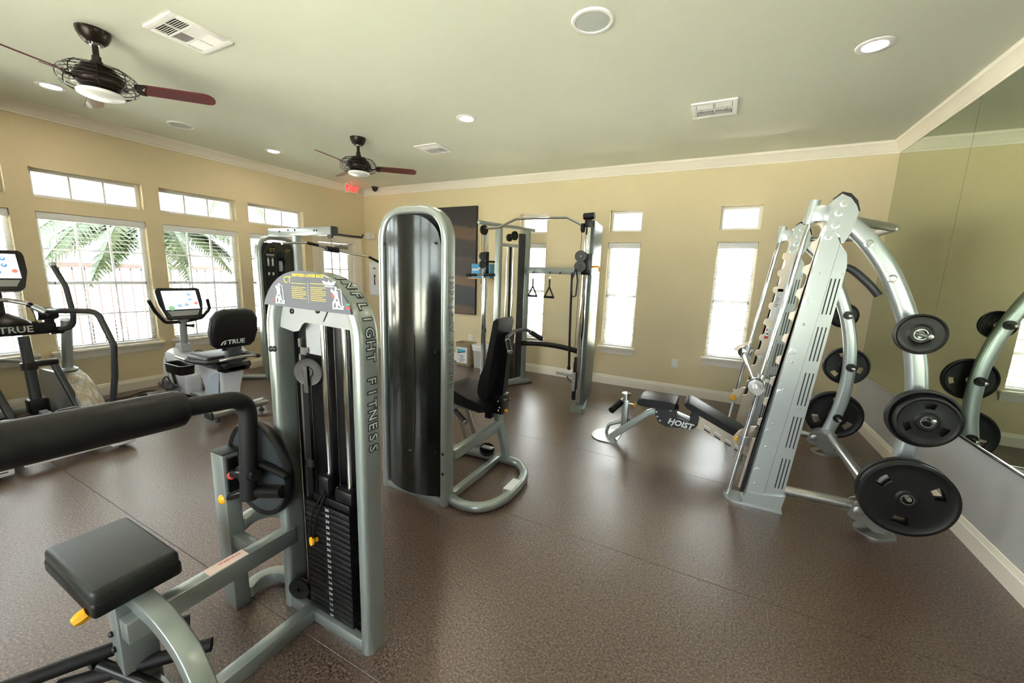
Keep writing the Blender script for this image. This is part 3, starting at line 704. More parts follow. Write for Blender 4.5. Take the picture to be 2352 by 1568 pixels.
# ---- ab / torso machine in the foreground
def ab_machine():
    t = thing('ab_torso_machine', 'foreground silver ab and lower back machine with black roller arm and weight stack', 'exercise machine', (-1.5, .9, 0), 'selectorised weight machines')
    yc = 1.012; xa, xb, xc = -1.611, -1.117, -1.364; z1 = 1.275; a, bb, ex = .247, .232, 2.3
    right = []
    for k in range(25):
        th = PI/2*(1-k/24); cx_ = math.cos(th)**(2/ex) if k else 0; sn = math.sin(th)**(2/ex) if k < 24 else 0
        right.append(V((xc+a*cx_, yc, z1+bb*sn)))
    right += [V((xb, yc, z1-.1*i)) for i in range(1, 12)]+[V((xb, yc, 0))]
    left = [V((2*xc-p.x, p.y, p.z)) for p in right]
    path = list(reversed(left))[:-1]+right
    b = new(); sweep(b, path, DPROF, (0, 1, 0)); fr = obj('tower_frame', b, 'silver_paint', t)
    L = 0; tot = []
    for i in range(1, len(right)): L += (right[i]-right[i-1]).length; tot.append(L)
    send = 0
    for i in range(1, len(right)):
        if right[i].z <= .885 <= right[i-1].z: send = tot[i-1]-(.885-right[i].z)
    for fl, ln in arc_letters('INFLIGHT FITNESS', right, send-.0437*15, .0437, .056, .0262, (0, 1, 0)):
        obj('letter', fl, 'letter_fill', fr); obj('letter_outline', ln, 'ink', fr)
    # instruction placard
    outer = []
    for k in range(33):
        th = PI*k/32; c_, s_ = math.cos(th), math.sin(th); outer.append((xc+.272*math.copysign(abs(c_)**(2/ex), c_), z1+.262*abs(s_)**(2/ex)))
    poly = [p for p in outer if p[1] >= 1.398]
    poly = [(poly[0][0]+.004, 1.392)]+poly+[(poly[-1][0]-.006, 1.398)]
    b = new(); prism(b, poly, (0, .957, 0), (1, 0, 0), (0, 0, 1), .003); pl = obj('placard', b, 'label_grey', t)
    yl = .9535
    def stuff(o): o['kind'] = 'stuff'; return o
    b = new(); glyphs(b, 'AB/TORSO LOWER BACK', .0155, (-1.337, yl, 1.5195), (1, 0, 0), (0, 0, 1), offset=.0004, depth=.0006); stuff(obj('title_lettering', b, 'label_yellow', pl))
    b = new(); glyphs(b, 'CT', .036, (-1.455, yl, 1.500), (1, 0, 0), (0, 0, 1), depth=.0006); stuff(obj('badge_lettering', b, 'label_yellow', pl))
    b = new()
    for c0, n_, zz in ((-1.432, 9, 1.490), (-1.324, 10, 1.493)):
        for k in range(n_):
            if k == 1: continue
            bx(c0, c0+.083-(.018 if k % 4 == 3 else 0), yl-.0006, yl, zz-.0068*k-.0018, zz-.0068*k, bm=b)
    stuff(obj('instruction_print', b, 'label_yellow', pl))
    def figure(sx, lean, sc):
        b = new(); Z = 1.406
        def pg(poly): prism(b, [(sx+p[0]*sc, Z+p[1]*sc) for p in poly], (0, yl, 0), (1, 0, 0), (0, 0, 1), .0006)
        for hx, hz in ((lean*.6+.004, .092), (lean-.016, .082)): lathe(b, [(0, 0), (.0075*sc, 0), (.0075*sc, .0006), (0, .0006)], (sx+hx*sc, yl, Z+hz*sc), (0, -1, 0), 14)
        for poly in ([(lean*.6, .084), (.012+lean*.4, .08), (.012, .05), (-.012, .05), (-.016+lean, .076)], [(-.012, .05), (.012, .05), (.022, .02), (.014, .018), (.0, .04), (-.02, .02), (-.02, .0), (-.028, .0), (-.028, .028)], [(-.006, .045), (.006, .045), (.006, .006), (-.006, .006)], [(-.026, .008), (.04, .008), (.04, .002), (-.026, .002)], [(.006, .03), (.038, .006), (.034, .004), (.006, .022)], [(.034, .008), (.040, .02), (.044, .019), (.039, .006)]): pg(poly)
        tube(b, curve([(sx+.008*sc, yl, Z+.09*sc), (sx+.026*sc, yl, Z+.088*sc), (sx+.031*sc, yl, Z+.06*sc), (sx+.033*sc, yl, Z+.01*sc)], 5), .0014, 5)
        stuff(obj('exercise_diagram', b, 'label_white', pl))
    figure(-1.512, .0, .80); figure(-1.185, -.014, .80)
    b = new()
    for wing in ([(-.045, .022), (-.034, .006), (-.02, .002), (.02, .002), (.034, .006), (.045, .022), (.028, .020), (.02, .016), (.004, .017), (0, .028), (-.004, .017), (-.02, .016), (-.028, .020)], [(-.03, -.002), (.03, -.002), (.03, -.006), (-.03, -.006)]):
        prism(b, [(-1.222+p[0]*.80, 1.488+p[1]*.75) for p in wing], (0, yl, 0), (1, 0, 0), (0, 0, 1), .0006)
    stuff(obj('winged_emblem', b, 'label_white', pl))
    b = new()
    for k in range(10): bx(-1.339, -1.336, yl-.0006, yl, 1.490-.0075*k, 1.4925-.0075*k, bm=b)
    stuff(obj('bullet_print', b, 'label_white', pl))
    obj('green_mark', bx(-1.138, -1.119, yl-.0006, yl, 1.4235, 1.431), 'label_green', pl, smooth=False)
    obj('red_mark', bx(-1.138, -1.119, yl-.0006, yl, 1.411, 1.4205), 'label_red', pl, smooth=False); obj('red_mark', bx(-1.557, -1.546, yl-.0006, yl, 1.416, 1.422), 'label_red', pl, smooth=False)
    b = new(); prism(b, [(-1.213, 1.455), (-1.204, 1.463), (-1.195, 1.452), (-1.204, 1.444)], (0, yl-.0006, 0), (1, 0, 0), (0, 0, 1), .0006); obj('red_mark', b, 'label_red', pl)
    # inside the tower
    obj('back_shroud', bx(-1.590, -1.138, 1.058, 1.066, .03, 1.40), 'black_paint', t)
    b = new(); prism(b, [(-1.586, 1.43), (-1.586, 1.305), (-1.50, 1.292), (-1.468, 1.298), (-1.445, 1.325), (-1.425, 1.336), (-1.14, 1.328), (-1.14, 1.43)], (0, 1.000, 0), (1, 0, 0), (0, 0, 1), .004); obj('crown_plate', b, 'grey_plastic', t)
    b = new(); prism(b, [(-1.318, 1.392), (-1.288, 1.392), (-1.286, 1.388), (-1.312, 1.348), (-1.318, 1.348), (-1.295, 1.386)], (0, .9955, 0), (1, 0, 0), (0, 0, 1), .001); dots(b, [(-1.50, .996, 1.375), (-1.345, .996, 1.388)], (0, -1, 0), .011, .008); obj('crown_bolt', b, 'black_plastic', t)
    b = new(); bx(-1.48, -1.385, 1.035, 1.040, 1.20, 1.33, bm=b); obj('gusset_plate', b, 'grey_plastic', t)
    for x in (-1.364, -1.243):
        b = new(); cyl(b, (x, 1.03, .06), (x, 1.03, 1.335), .0125, n=20); obj('guide_rod', b, 'chrome', t)
    b = new(); cyl(b, (-1.303, 1.03, .60), (-1.303, 1.03, 1.33), .0028, n=8); cyl(b, (-1.475, 1.045, .35), (-1.475, 1.045, 1.10), .0026, n=8); obj('cable', b, 'black_plastic', t)
    b = new(); bx(-1.512, -1.500, 1.02, 1.045, .16, 1.26, bm=b); bx(-1.512, -1.465, 1.02, 1.030, 1.195, 1.225, bm=b); bx(-1.512, -1.465, 1.02, 1.030, .70, .73, bm=b); obj('perforated_strip', b, 'satin_steel', t)
    b = new(); pulley(b, (-1.462, 1.028, 1.125), (.45, -.9, 0), .058, .02); obj('pulley', b, 'black_plastic', t)
    b = new(); pulley(b, (-1.545, .985, .105), (.35, -.9, 0), .05, .02); obj('pulley', b, 'black_plastic', t)
    b = new(); prism(b, [(-1.472, 1.15), (-1.448, 1.15), (-1.446, 1.04), (-1.47, 1.04)], (0, 1.010, 0), (1, 0, 0), (0, 0, 1), .003); obj('pulley_bracket', b, 'satin_steel', t)
    def mark(b): glyphs(b, '2/4', .017, (-1.335, .984, .0125), (1, 0, 0), (0, 0, 1), depth=.0006)
    weight_stack(t, -1.475, -1.205, .985, 1.048, .052, 20, .0262, mark)
    b = new(); bx(-1.43, -1.21, .992, 1.045, .578, .612, .006, b); bx(-1.30, -1.20, .994, 1.045, .61, .668, .012, b); bx(-1.40, -1.335, .994, 1.045, .61, .70, .012, b); obj('top_weight', b, 'black_plastic', t)
    b = new(); cyl(b, (-1.303, 1.02, .60), (-1.303, 1.02, .665), .012, n=14); obj('cable_end', b, 'chrome', t)
    b = new(); lathe(b, [(0, 0), (.010, 0), (.010, .016), (.018, .02), (.018, .028), (0, .03)], (-1.405, .985, .405), (-.3, -1, .1), 18); obj('selector_pin', b, 'yellow_plastic', t)
    b = new(); tube(b, curve([(-1.35, .99, .64), (-1.40, .97, .55), (-1.42, .965, .46), (-1.41, .965, .41), (-1.395, .965, .46), (-1.37, .975, .56), (-1.345, .99, .63)], 5), .004, 7); obj('pin_lanyard', b, 'black_plastic', t)
    b = new(); dots(b, [(-1.60, .961, 1.215), (-1.575, .961, 1.218), (-1.60, .961, .74), (-1.572, .961, .745)], (0, -1, 0), .012, .008); obj('bolt', b, 'black_plastic', t)
    obj('caution_strip', bx(-1.637, -1.6355, .985, 1.02, .83, 1.085), 'label_white', t)
    b = new(); bx(-1.60, -1.125, .968, 1.000, 0, .05, .003, b); bx(-1.60, -1.125, 1.03, 1.06, 0, .05, .003, b); obj('base_rail', b, 'silver_paint', t)
    # frame
    b = new(); bx(-1.876, -1.782, .832, .895, 0, .752, .004, b); obj('pivot_post', b, 'silver_paint', t)
    obj('post_cap', bx(-1.878, -1.780, .830, .897, .750, .756, .003), 'grey_vinyl', t)
    b = new(); bx(-1.632, -1.575, .42, 1.0, .315, .392, .004, b); obj('upper_beam', b, 'silver_paint', t)
    obj('warning_label', bx(-1.629, -1.578, .66, .80, .392, .3932), 'label_pink', t)
    b = new(); glyphs(b, 'WARNING', .016, (-1.612, .745, .3932), (0, 1, 0), (-1, 0, 0), depth=.0006); obj('warning_lettering', b, 'label_red', t)
    b = new(); bx(-1.782, -1.63, .845, .885, .31, .375, .003, b); obj('link_beam', b, 'silver_paint', t)
    b = new(); bx(-1.485, -1.43, .30, .968, 0, .062, .004, b); obj('floor_beam', b, 'silver_paint', t)
    for z0 in (.395, .045):
        b = new(); sweep(b, curve([(-1.80, .89, z0), (-1.825, .955, z0), (-1.80, 1.02, z0), (-1.73, 1.05, z0), (-1.63, 1.045, z0)], 6), rrect(.05, .055, .006), (0, 0, 1)); obj('curved_brace', b, 'silver_paint', t)
    b = new(); bx(-1.905, -1.876, .845, .885, .375, .43, .003, b); bx(-1.905, -1.876, .845, .885, .045, .10, .003, b); obj('rubber_stop', b, 'black_plastic', t)
    # pivot, cam and roller arm
    b = new(); lathe(b, [(.02, -.012), (.195, -.012), (.205, -.017), (.205, .017), (.195, .012), (.02, .012)], (-1.685, .928, .685), (0, 1, 0), 48); obj('cam_disc', b, 'dark_grey', t)
    b = new(); lathe(b, [(.190, -.014), (.206, -.020), (.212, -.012), (.212, .012), (.206, .020), (.190, .014)], (-1.685, .928, .685), (0, 1, 0), 48); obj('cam_rim', b, 'black_plastic', t)
    b = new(); cyl(b, (-1.79, .865, .66), (-1.60, .865, .70), .022, n=16); cyl(b, (-1.685, .85, .685), (-1.685, .925, .685), .04, n=20); bx(-1.784, -1.768, .842, .886, .58, .735, .004, b); cyl(b, (-1.62, .90, .73), (-1.45, .90, .72), .014, n=12); cyl(b, (-1.64, .885, .605), (-1.49, .905, .64), .026, n=16); obj('pivot_bearing', b, 'black_paint', t)
    b = new(); dots(b, [(-1.765, .855, .66)], (1, -.6, 0), .018, .01); obj('pivot_cap', b, 'label_red', t)
    arm = fillet([(-1.655, .60, 1.043), (-1.655, .885, 1.020), (-1.66, .862, .582)], .085, 10)
    b = new(); tube(b, arm, .0335, 20); am = obj('roller_arm', b, 'foam_black', t)
    b = new(); R0 = V((-1.66, .672, 1.037)); R1 = V((-1.655, .10, 1.055)); dd = (R0-R1).normalized(); ll = (R0-R1).length
    lathe(b, [(0, 0), (.05, 0), (.062, .012), (.066, .03), (.066, ll-.035), (.063, ll-.014), (.050, ll), (.0, ll)], R1, dd, 36); obj('roller_pad', b, 'black_vinyl', am)
    b = new(); cyl(b, (-1.67, .862, .605), (-1.80, .845, .548), .014, n=14); obj('release_lever', b, 'black_paint', t)
    b = new(); lathe(b, [(0, 0), (.017, 0), (.023, .01), (.025, .026), (.018, .04), (0, .046)], (-1.795, .846, .55), (-.9, -.12, -.4), 20); obj('lever_knob', b, 'yellow_plastic', t)
    # seat
    b = new(); box(b, (-1.832, .480, .500), (.425, .232, .058), bev=.02, seg=4); st_ = obj('seat_pad', b, 'grey_vinyl', t)
    b = new(); box(b, (-1.832, .480, .462), (.430, .237, .056), bev=.014, seg=3); obj('seat_skirt', b, 'black_vinyl', st_)
    b = new(); bx(-1.775, -1.70, .432, .535, 0, .40, .004, b); obj('seat_post', b, 'silver_paint', t)
    b = new(); bx(-1.783, -1.776, .436, .53, .18, .42, .002, b); obj('adjust_plate', b, 'silver_paint', t)
    b = new(); sweep(b, curve([(-1.78, .482, .415), (-1.62, .482, .415), (-1.47, .482, .405), (-1.34, .482, .355), (-1.25, .482, .24), (-1.21, .482, .10), (-1.20, .482, .0)], 7), rrect(.05, .060, .006), (0, 1, 0)); obj('curved_leg', b, 'silver_paint', t)
    b = new(); dots(b, [(-1.755, .431, .375), (-1.755, .431, .26), (-1.75, .431, .20)], (0, -1, 0), .011, .01); obj('post_bolt', b, 'black_plastic', t)
    b = new(); lathe(b, [(0, 0), (.02, 0), (.022, .02), (.016, .036), (0, .04)], (-1.667, .365, .445), (-.3, -1, -.5), 8); cyl(b, (-1.68, .44, .45), (-1.667, .365, .445), .008, n=8); obj('seat_knob', b, 'yellow_plastic', t)
    # foot bars
    b = new(); cyl(b, (-1.715, .635, .155), (-1.93, .20, .165), .024, n=18); obj('foot_bar', b, 'foam_black', t)
    b = new(); cyl(b, (-1.585, .645, .105), (-1.85, .31, .11), .024, n=18); obj('foot_bar', b, 'foam_black', t)
    b = new(); tube(b, curve([(-1.80, .40, .14), (-1.70, .45, .09), (-1.60, .48, .07), (-1.50, .47, .06)], 5), .02, 12); bx(-1.87, -1.82, .385, .425, .10, .16, .004, b); obj('foot_bar_bracket', b, 'black_paint', t)
    obj('foot_rail', bx(-1.79, -1.17, .445, .52, 0, .05, .004), 'silver_paint', t)
ab_machine()

# ---- tall machine with the dark curved back shroud
def chest_machine():
    t = thing('seated_press_machine', 'tall silver weight machine with glossy dark curved back and black seat', 'exercise machine', (-1.6, 2.4, 0), 'selectorised weight machines')
    yc = 2.005; xa, xb = -1.996, -1.482; zt = 1.925
    path = fillet([(xa, yc, 0), (xa, yc, zt), (xb, yc, zt), (xb, yc, 0)], .205, 14)
    b = new(); sweep(b, path, DPROF, (0, 1, 0)); fr = obj('tower_frame', b, 'silver_paint', t)
    half = [p for p in path if p.x > (xa+xb)/2]
    right = []
    for p, q in zip(half, half[1:]):
        n_ = max(1, int((q-p).length/.05)); right += [p.lerp(q, i/n_) for i in range(n_)]
    right.append(half[-1])
    tot = 0; s0 = 0
    for i in range(1, len(right)):
        tot += (right[i]-right[i-1]).length
        if right[i-1].z >= 1.565 >= right[i].z and right[i].x > -1.49: s0 = tot; break
    for fl, ln in arc_letters('INFLIGHT FITNESS', right, s0, .0458, .052, .0262, (0, 1, 0)):
        obj('letter', fl, 'letter_fill', fr); obj('letter_outline', ln, 'ink', fr)
    # curved back shroud
    b = new(); nx, nz = 28, 26; xc = (xa+xb)/2; hw = .228; G = []
    for i in range(nx+1):
        q = -1+2*i/nx; x = xc+hw*q; y = 1.972-.062*(1-q*q)
        top = 1.885-.175*(1-math.sqrt(max(0, 1-max(0, abs(q)-.25)**2/.5625)))
        G.append([b.verts.new((x, y, .055+(top-.055)*j/nz)) for j in range(nz+1)])
    for i in range(nx):
        for j in range(nz): b.faces.new((G[i][j], G[i+1][j], G[i+1][j+1], G[i][j+1]))
    r = bmesh.ops.solidify(b, geom=b.faces[:], thickness=.006); obj('back_shroud', b, 'dark_shroud', t, angle=60)
    b = new()
    tube(b, curve([(-1.755, 1.906, 1.15), (-1.757, 1.906, .6), (-1.74, 1.906, .40), (-1.715, 1.907, .36), (-1.69, 1.908, .40), (-1.675, 1.909, .6), (-1.675, 1.909, 1.15)], 6), .0035, 6); bmesh.ops.translate(b, verts=b.verts, vec=(0, .0045, 0)); obj('shroud_rib', b, 'dark_shroud', t)
    b = new(); dots(b, [(-1.532, 1.945, 1.72), (-1.532, 1.945, 1.05), (-1.532, 1.945, .38), (-1.962, 1.962, 1.72)], (0, -1, 0), .008, .004); dots(b, [(-1.478, 1.954, .375), (-1.478, 1.954, .235)], (0, -1, 0), .010, .006); obj('screw', b, 'black_plastic', t)
    obj('base_rail', bx(-1.98, -1.50, 1.96, 1.998, 0, .05, .003), 'silver_paint', t)
    obj('front_shroud', bx(-1.97, -1.508, 2.03, 2.04, .04, 1.90), 'dark_grey', t)
    # floor loop
    loop = curve([(-1.47, 2.02, .035), (-1.34, 1.995, .035), (-1.22, 2.04, .035), (-1.145, 2.18, .035), (-1.135, 2.38, .035), (-1.165, 2.56, .035), (-1.27, 2.69, .035), (-1.40, 2.715, .035), (-1.60, 2.70, .035), (-1.85, 2.68, .035), (-2.05, 2.67, .035)], 7)
    b = new(); tube(b, loop, .034, 16); obj('floor_loop', b, 'silver_paint', t)
    obj('anti_slip_pad', bx(-1.185, -1.120, 2.26, 2.42, .064, .0705, .002), 'label_white', t)
    b = new(); bx(-1.495, -1.445, 2.05, 2.69, .02, .066, .004, b); obj('floor_strut', b, 'silver_paint', t)
    b = new(); bx(-1.500, -1.445, 2.05, 2.70, .295, .372, .01, b); obj('brace_beam', b, 'silver_paint', t)
    b = new(); sweep(b, curve([(-1.395, 2.705, .05), (-1.425, 2.705, .20), (-1.475, 2.705, .36), (-1.49, 2.705, .46)], 5), rrect(.05, .075, .006), (0, 1, 0)); obj('seat_post', b, 'silver_paint', t)
    b = new(); pulley(b, (-1.56, 2.665, .105), (.2, -.3, 1), .062, .03); obj('pulley', b, 'black_plastic', t)
    b = new(); bx(-1.60, -1.50, 2.63, 2.68, .125, .135, .003, b); obj('pulley_bracket', b, 'satin_steel', t)
    for o in (0, .06):
        b = new(); sweep(b, [(-1.90+o, 2.66+o, .50), (-1.74+o, 2.66+o, .08)], rrect(.04, .012, .003), (0, 1, 0)); obj('seat_strut', b, 'satin_steel', t)
    # seat: pad rising to the front
    b = new(); R = []
    prof = [(-1.99, .55), (-1.97, .60), (-1.90, .628), (-1.80, .622), (-1.66, .575), (-1.53, .545), (-1.50, .53), (-1.50, .485), (-1.54, .475), (-1.75, .505), (-1.96, .53)]
    for y, k in ((2.50, .97), (2.515, 1.0), (2.865, 1.0), (2.88, .97)): R.append([b.verts.new((-1.74+(p[0]+1.74)*k, y, .55+(p[1]-.55)*k)) for p in prof])
    ring_faces(b, R); obj('seat_pad', b, 'black_vinyl', t, angle=50)
    obj('seat_plate', bx(-1.90, -1.62, 2.56, 2.82, .455, .475, .004), 'grey_plastic', t)
    b = new(); R = []
    prof = [(-1.610, .655), (-1.612, .60), (-1.595, .567), (-1.560, .560), (-1.530, .575), (-1.495, .80), (-1.455, 1.06), (-1.430, 1.19), (-1.437, 1.212), (-1.462, 1.215), (-1.480, 1.20), (-1.505, 1.06), (-1.545, .85), (-1.59, .75)]
    for y, k in ((2.575, .97), (2.59, 1.0), (2.81, 1.0), (2.825, .97)): R.append([b.verts.new((-1.525+(p[0]+1.525)*k, y, .88+(p[1]-.88)*k)) for p in prof])
    ring_faces(b, R); obj('backrest_pad', b, 'black_vinyl', t, angle=50)
    b = new(); prism(b, [(-1.455, 1.10), (-1.375, 1.11), (-1.40, .90), (-1.43, .60), (-1.44, .52), (-1.52, .52), (-1.51, .62), (-1.47, .88)], (0, 2.665, 0), (1, 0, 0), (0, 0, 1), -.075); obj('backrest_frame', b, 'black_paint', t)
    b = new(); bx(-1.52, -1.42, 2.64, 2.76, .44, .60, .006, b); bx(-1.565, -1.51, 2.62, 2.68, .395, .53, .006, b); obj('seat_carriage', b, 'black_paint', t)
    b = new(); cyl(b, (-1.42, 2.70, .555), (-1.37, 2.70, .56), .013, n=12); dots(b, [(-1.455, 2.638, .55), (-1.44, 2.638, .50), (-1.45, 2.638, .475)], (0, -1, 0), .008, .005); obj('adjust_pin', b, 'chrome', t)
    b = new(); lathe(b, [(0, 0), (.012, 0), (.014, .02), (0, .024)], (-1.41, 2.68, .47), (1, 0, 0), 12); obj('adjust_knob', b, 'yellow_plastic', t)
    b = new(); tube(b, fillet([(-1.275, 2.47, 1.005), (-1.345, 2.55, 1.09), (-1.365, 2.70, 1.115), (-1.335, 2.86, 1.115), (-1.225, 2.93, 1.04)], .05, 6), .014, 12); hb = obj('handle_bar', b, 'dark_grey', t)
    for p, q in (((-1.325, 2.528, 1.066), (-1.272, 2.466, 1.001)), ((-1.305, 2.88, 1.094), (-1.222, 2.932, 1.038))):
        b = new(); cyl(b, p, q, .019, n=16); obj('grip', b, 'foam_black', hb)
        b = new(); cyl(b, V(q), V(q)+(V(q)-V(p)).normalized()*.006, .020, n=16); cyl(b, V(p)-(V(q)-V(p)).normalized()*.006, V(p), .020, n=16); obj('grip_collar', b, 'chrome', hb)
    b = new(); tube(b, fillet([(-1.84, 2.60, .40), (-1.80, 2.52, .46), (-1.75, 2.47, .47), (-1.60, 2.40, .425)], .03, 5), .012, 10); sh = obj('side_handle', b, 'dark_grey', t)
    b = new(); cyl(b, (-1.745, 2.468, .469), (-1.60, 2.40, .425), .019, n=16); obj('grip', b, 'foam_black', sh)
    b = new(); cyl(b, (-1.60, 2.40, .425), (-1.594, 2.397, .423), .02, n=16); obj('grip_collar', b, 'chrome', sh)
chest_machine()

# ---- pulldown machine by the window wall
def lat_machine():
    t = thing('lat_pulldown_machine', 'lat pulldown machine with overhead boom standing by the left window wall', 'exercise machine', (-5.2, 3.45, 0), 'selectorised weight machines')
    xc = -5.46; ya, yb = 3.195, 3.710; zt = 1.925
    path = fillet([(xc, ya, 0), (xc, ya, zt), (xc, yb, zt), (xc, yb, 0)], .20, 12)
    b = new(); sweep(b, path, DPROF, (1, 0, 0)); obj('tower_frame', b, 'silver_paint', t)
    obj('inner_panel', bx(-5.47, -5.45, 3.225, 3.685, .04, 1.86), 'dark_grey', t)
    b = new(); R = [(3.235, .06), (3.235, 1.70), (3.30, 1.83), (3.40, 1.875), (3.52, 1.875), (3.62, 1.83), (3.675, 1.70), (3.675, .06)]; prism(b, R, (-5.452, 0, 0), (0, 1, 0), (0, 0, 1), .012); obj('front_shroud', b, 'label_dark', t)
    b = new(); prism(b, [(3.27, 1.25), (3.27, 1.70), (3.33, 1.79), (3.41, 1.82), (3.41, 1.25)], (-5.439, 0, 0), (0, 1, 0), (0, 0, 1), .003); pl = obj('placard', b, 'black_plastic', t)
    b = new(); glyphs(b, 'CT', .06, (-5.4355, 3.375, 1.765), (0, .8, 0), (0, 0, 1), depth=.0008); glyphs(b, 'CT', .06, (-5.4355, 3.60, 1.765), (0, .8, 0), (0, 0, 1), depth=.0008); obj('yellow_lettering', b, 'label_yellow', pl)
    b = new()
    for yy in (3.31, 3.37):
        lathe(b, [(0, 0), (.008, 0), (.008, .0008), (0, .0008)], (-5.4355, yy, 1.655), (1, 0, 0), 12)
        prism(b, [(yy-.014, 1.642), (yy+.014, 1.642), (yy+.01, 1.59), (yy+.014, 1.55), (yy+.006, 1.55), (yy, 1.58), (yy-.006, 1.55), (yy-.014, 1.55), (yy-.01, 1.59)], (-5.4355, 0, 0), (0, 1, 0), (0, 0, 1), .0008)
        prism(b, [(yy-.015, 1.46), (yy+.01, 1.47), (yy+.015, 1.44), (yy-.01, 1.42)], (-5.4355, 0, 0), (0, 1, 0), (0, 0, 1), .0008)
    bx(-5.4355, -5.4347, 3.285, 3.40, 1.70, 1.708, bm=b); bx(-5.4355, -5.4347, 3.285, 3.40, 1.685, 1.69, bm=b); obj('diagram_print', b, 'label_white', pl)
    b = new(); R = [(3.435, 1.35), (3.435, 1.70), (3.46, 1.745), (3.50, 1.75), (3.53, 1.72), (3.535, 1.35), (3.51, 1.29), (3.46, 1.29)]; prism(b, R, (-5.438, 0, 0), (0, 1, 0), (0, 0, 1), .012); obj('pulley_slot', b, 'black_plastic', t)
    for z in (1.43, 1.62):
        b = new(); pulley(b, (-5.40, 3.485, z), (0, 1, 0), .055, .02); obj('pulley', b, 'black_plastic', t)
    b = new(); bx(-5.425, -5.372, 3.445, 3.468, 1.48, 1.62, .004, b); obj('pulley_bracket', b, 'light_silver', t)
    b = new(); dots(b, [(-5.372, 3.456, 1.61), (-5.372, 3.456, 1.49)], (1, 0, 0), .006, .004); dots(b, [(-5.436, 3.245, z) for z in (.25, .9, 1.55)], (1, 0, 0), .008, .004); obj('bolt', b, 'black_plastic', t)
    # boom and post
    b = new(); bx(-5.56, -4.30, 3.405, 3.495, 1.955, 2.055, .012, b); bm_ = obj('boom', b, 'light_silver', t)
    b = new(); bx(-4.30, -4.265, 3.40, 3.50, 1.945, 2.06, .02, b); obj('boom_cap', b, 'dark_grey', bm_)
    b = new(); tube(b, [(-4.33, 3.50, 1.97), (-4.20, 3.62, 1.955), (-4.10, 3.72, 1.95), (-4.095, 3.725, 1.985)], .014, 10); obj('bar_hook', b, 'black_paint', bm_)
    b = new(); dots(b, [(-5.30, 3.404, 2.01), (-5.12, 3.404, 2.025), (-4.98, 3.404, 2.025), (-4.60, 3.404, 2.01), (-4.55, 3.404, 2.01)], (0, -1, 0), .012, .006); obj('boom_bolt', b, 'black_plastic', bm_)
    b = new(); pulley(b, (-4.36, 3.45, 1.955), (0, 1, 0), .045, .02); obj('boom_pulley', b, 'black_plastic', bm_)
    b = new(); bx(-5.06, -4.97, 3.415, 3.485, 0, 1.96, .008, b); obj('boom_post', b, 'light_silver', t)
    b = new(); tube(b, curve([(-5.44, 3.18, .035), (-5.62, 3.05, .035), (-5.75, 2.98, .035), (-5.85, 2.97, .035)], 5), .032, 12); obj('floor_foot', b, 'silver_paint', t)
    b = new(); bx(-5.41, -4.60, 3.42, 3.48, 0, .06, .004, b); bx(-5.48, -5.42, 3.17, 3.73, 0, .05, .004, b); bx(-5.08, -4.92, 3.10, 3.80, 0, .05, .004, b); obj('floor_frame', b, 'silver_paint', t)
    b = new(); box(b, (-4.55, 3.45, .47), (.38, .36, .07), bev=.028, seg=4); obj('seat_pad', b, 'black_vinyl', t)
    b = new(); bx(-4.63, -4.55, 3.42, 3.48, .05, .44, .004, b); obj('seat_post', b, 'silver_paint', t)
    # bar on its chain
    tb = thing('lat_bar', 'long bent pulldown bar with black grips hanging from the boom', 'cable bar', (-4.33, 3.45, 1.77))
    b = new(); tube(b, fillet([(-4.33, 2.80, 1.80), (-4.33, 3.10, 1.835), (-4.33, 3.72, 1.745), (-4.33, 4.02, 1.725), (-4.33, 4.22, 1.655)], .06, 5), .0135, 12); obj('bar', b, 'chrome', tb)
    b = new(); cyl(b, (-4.33, 3.10, 1.833), (-4.33, 3.25, 1.815), .018, n=14); cyl(b, (-4.33, 4.03, 1.722), (-4.33, 4.225, 1.653), .018, n=14); obj('grip', b, 'foam_black', tb)
    b = new(); cyl(b, (-4.33, 3.36, 1.785), (-4.33, 3.53, 1.772), .033, n=20); obj('centre_sleeve', b, 'black_vinyl', tb)
    for k in range(4):
        z = 1.928-.030*k; b = new(); u_ = V((1, 0, 0)) if k % 2 else V((0, 1, 0))
        tube(b, [V((-4.34, 3.447, z))+u_*.009*math.cos(2*PI*i/12)+V((0, 0, .021*math.sin(2*PI*i/12))) for i in range(12)], .0032, 6, closed=True); obj('chain_link', b, 'chrome', tb)
lat_machine()

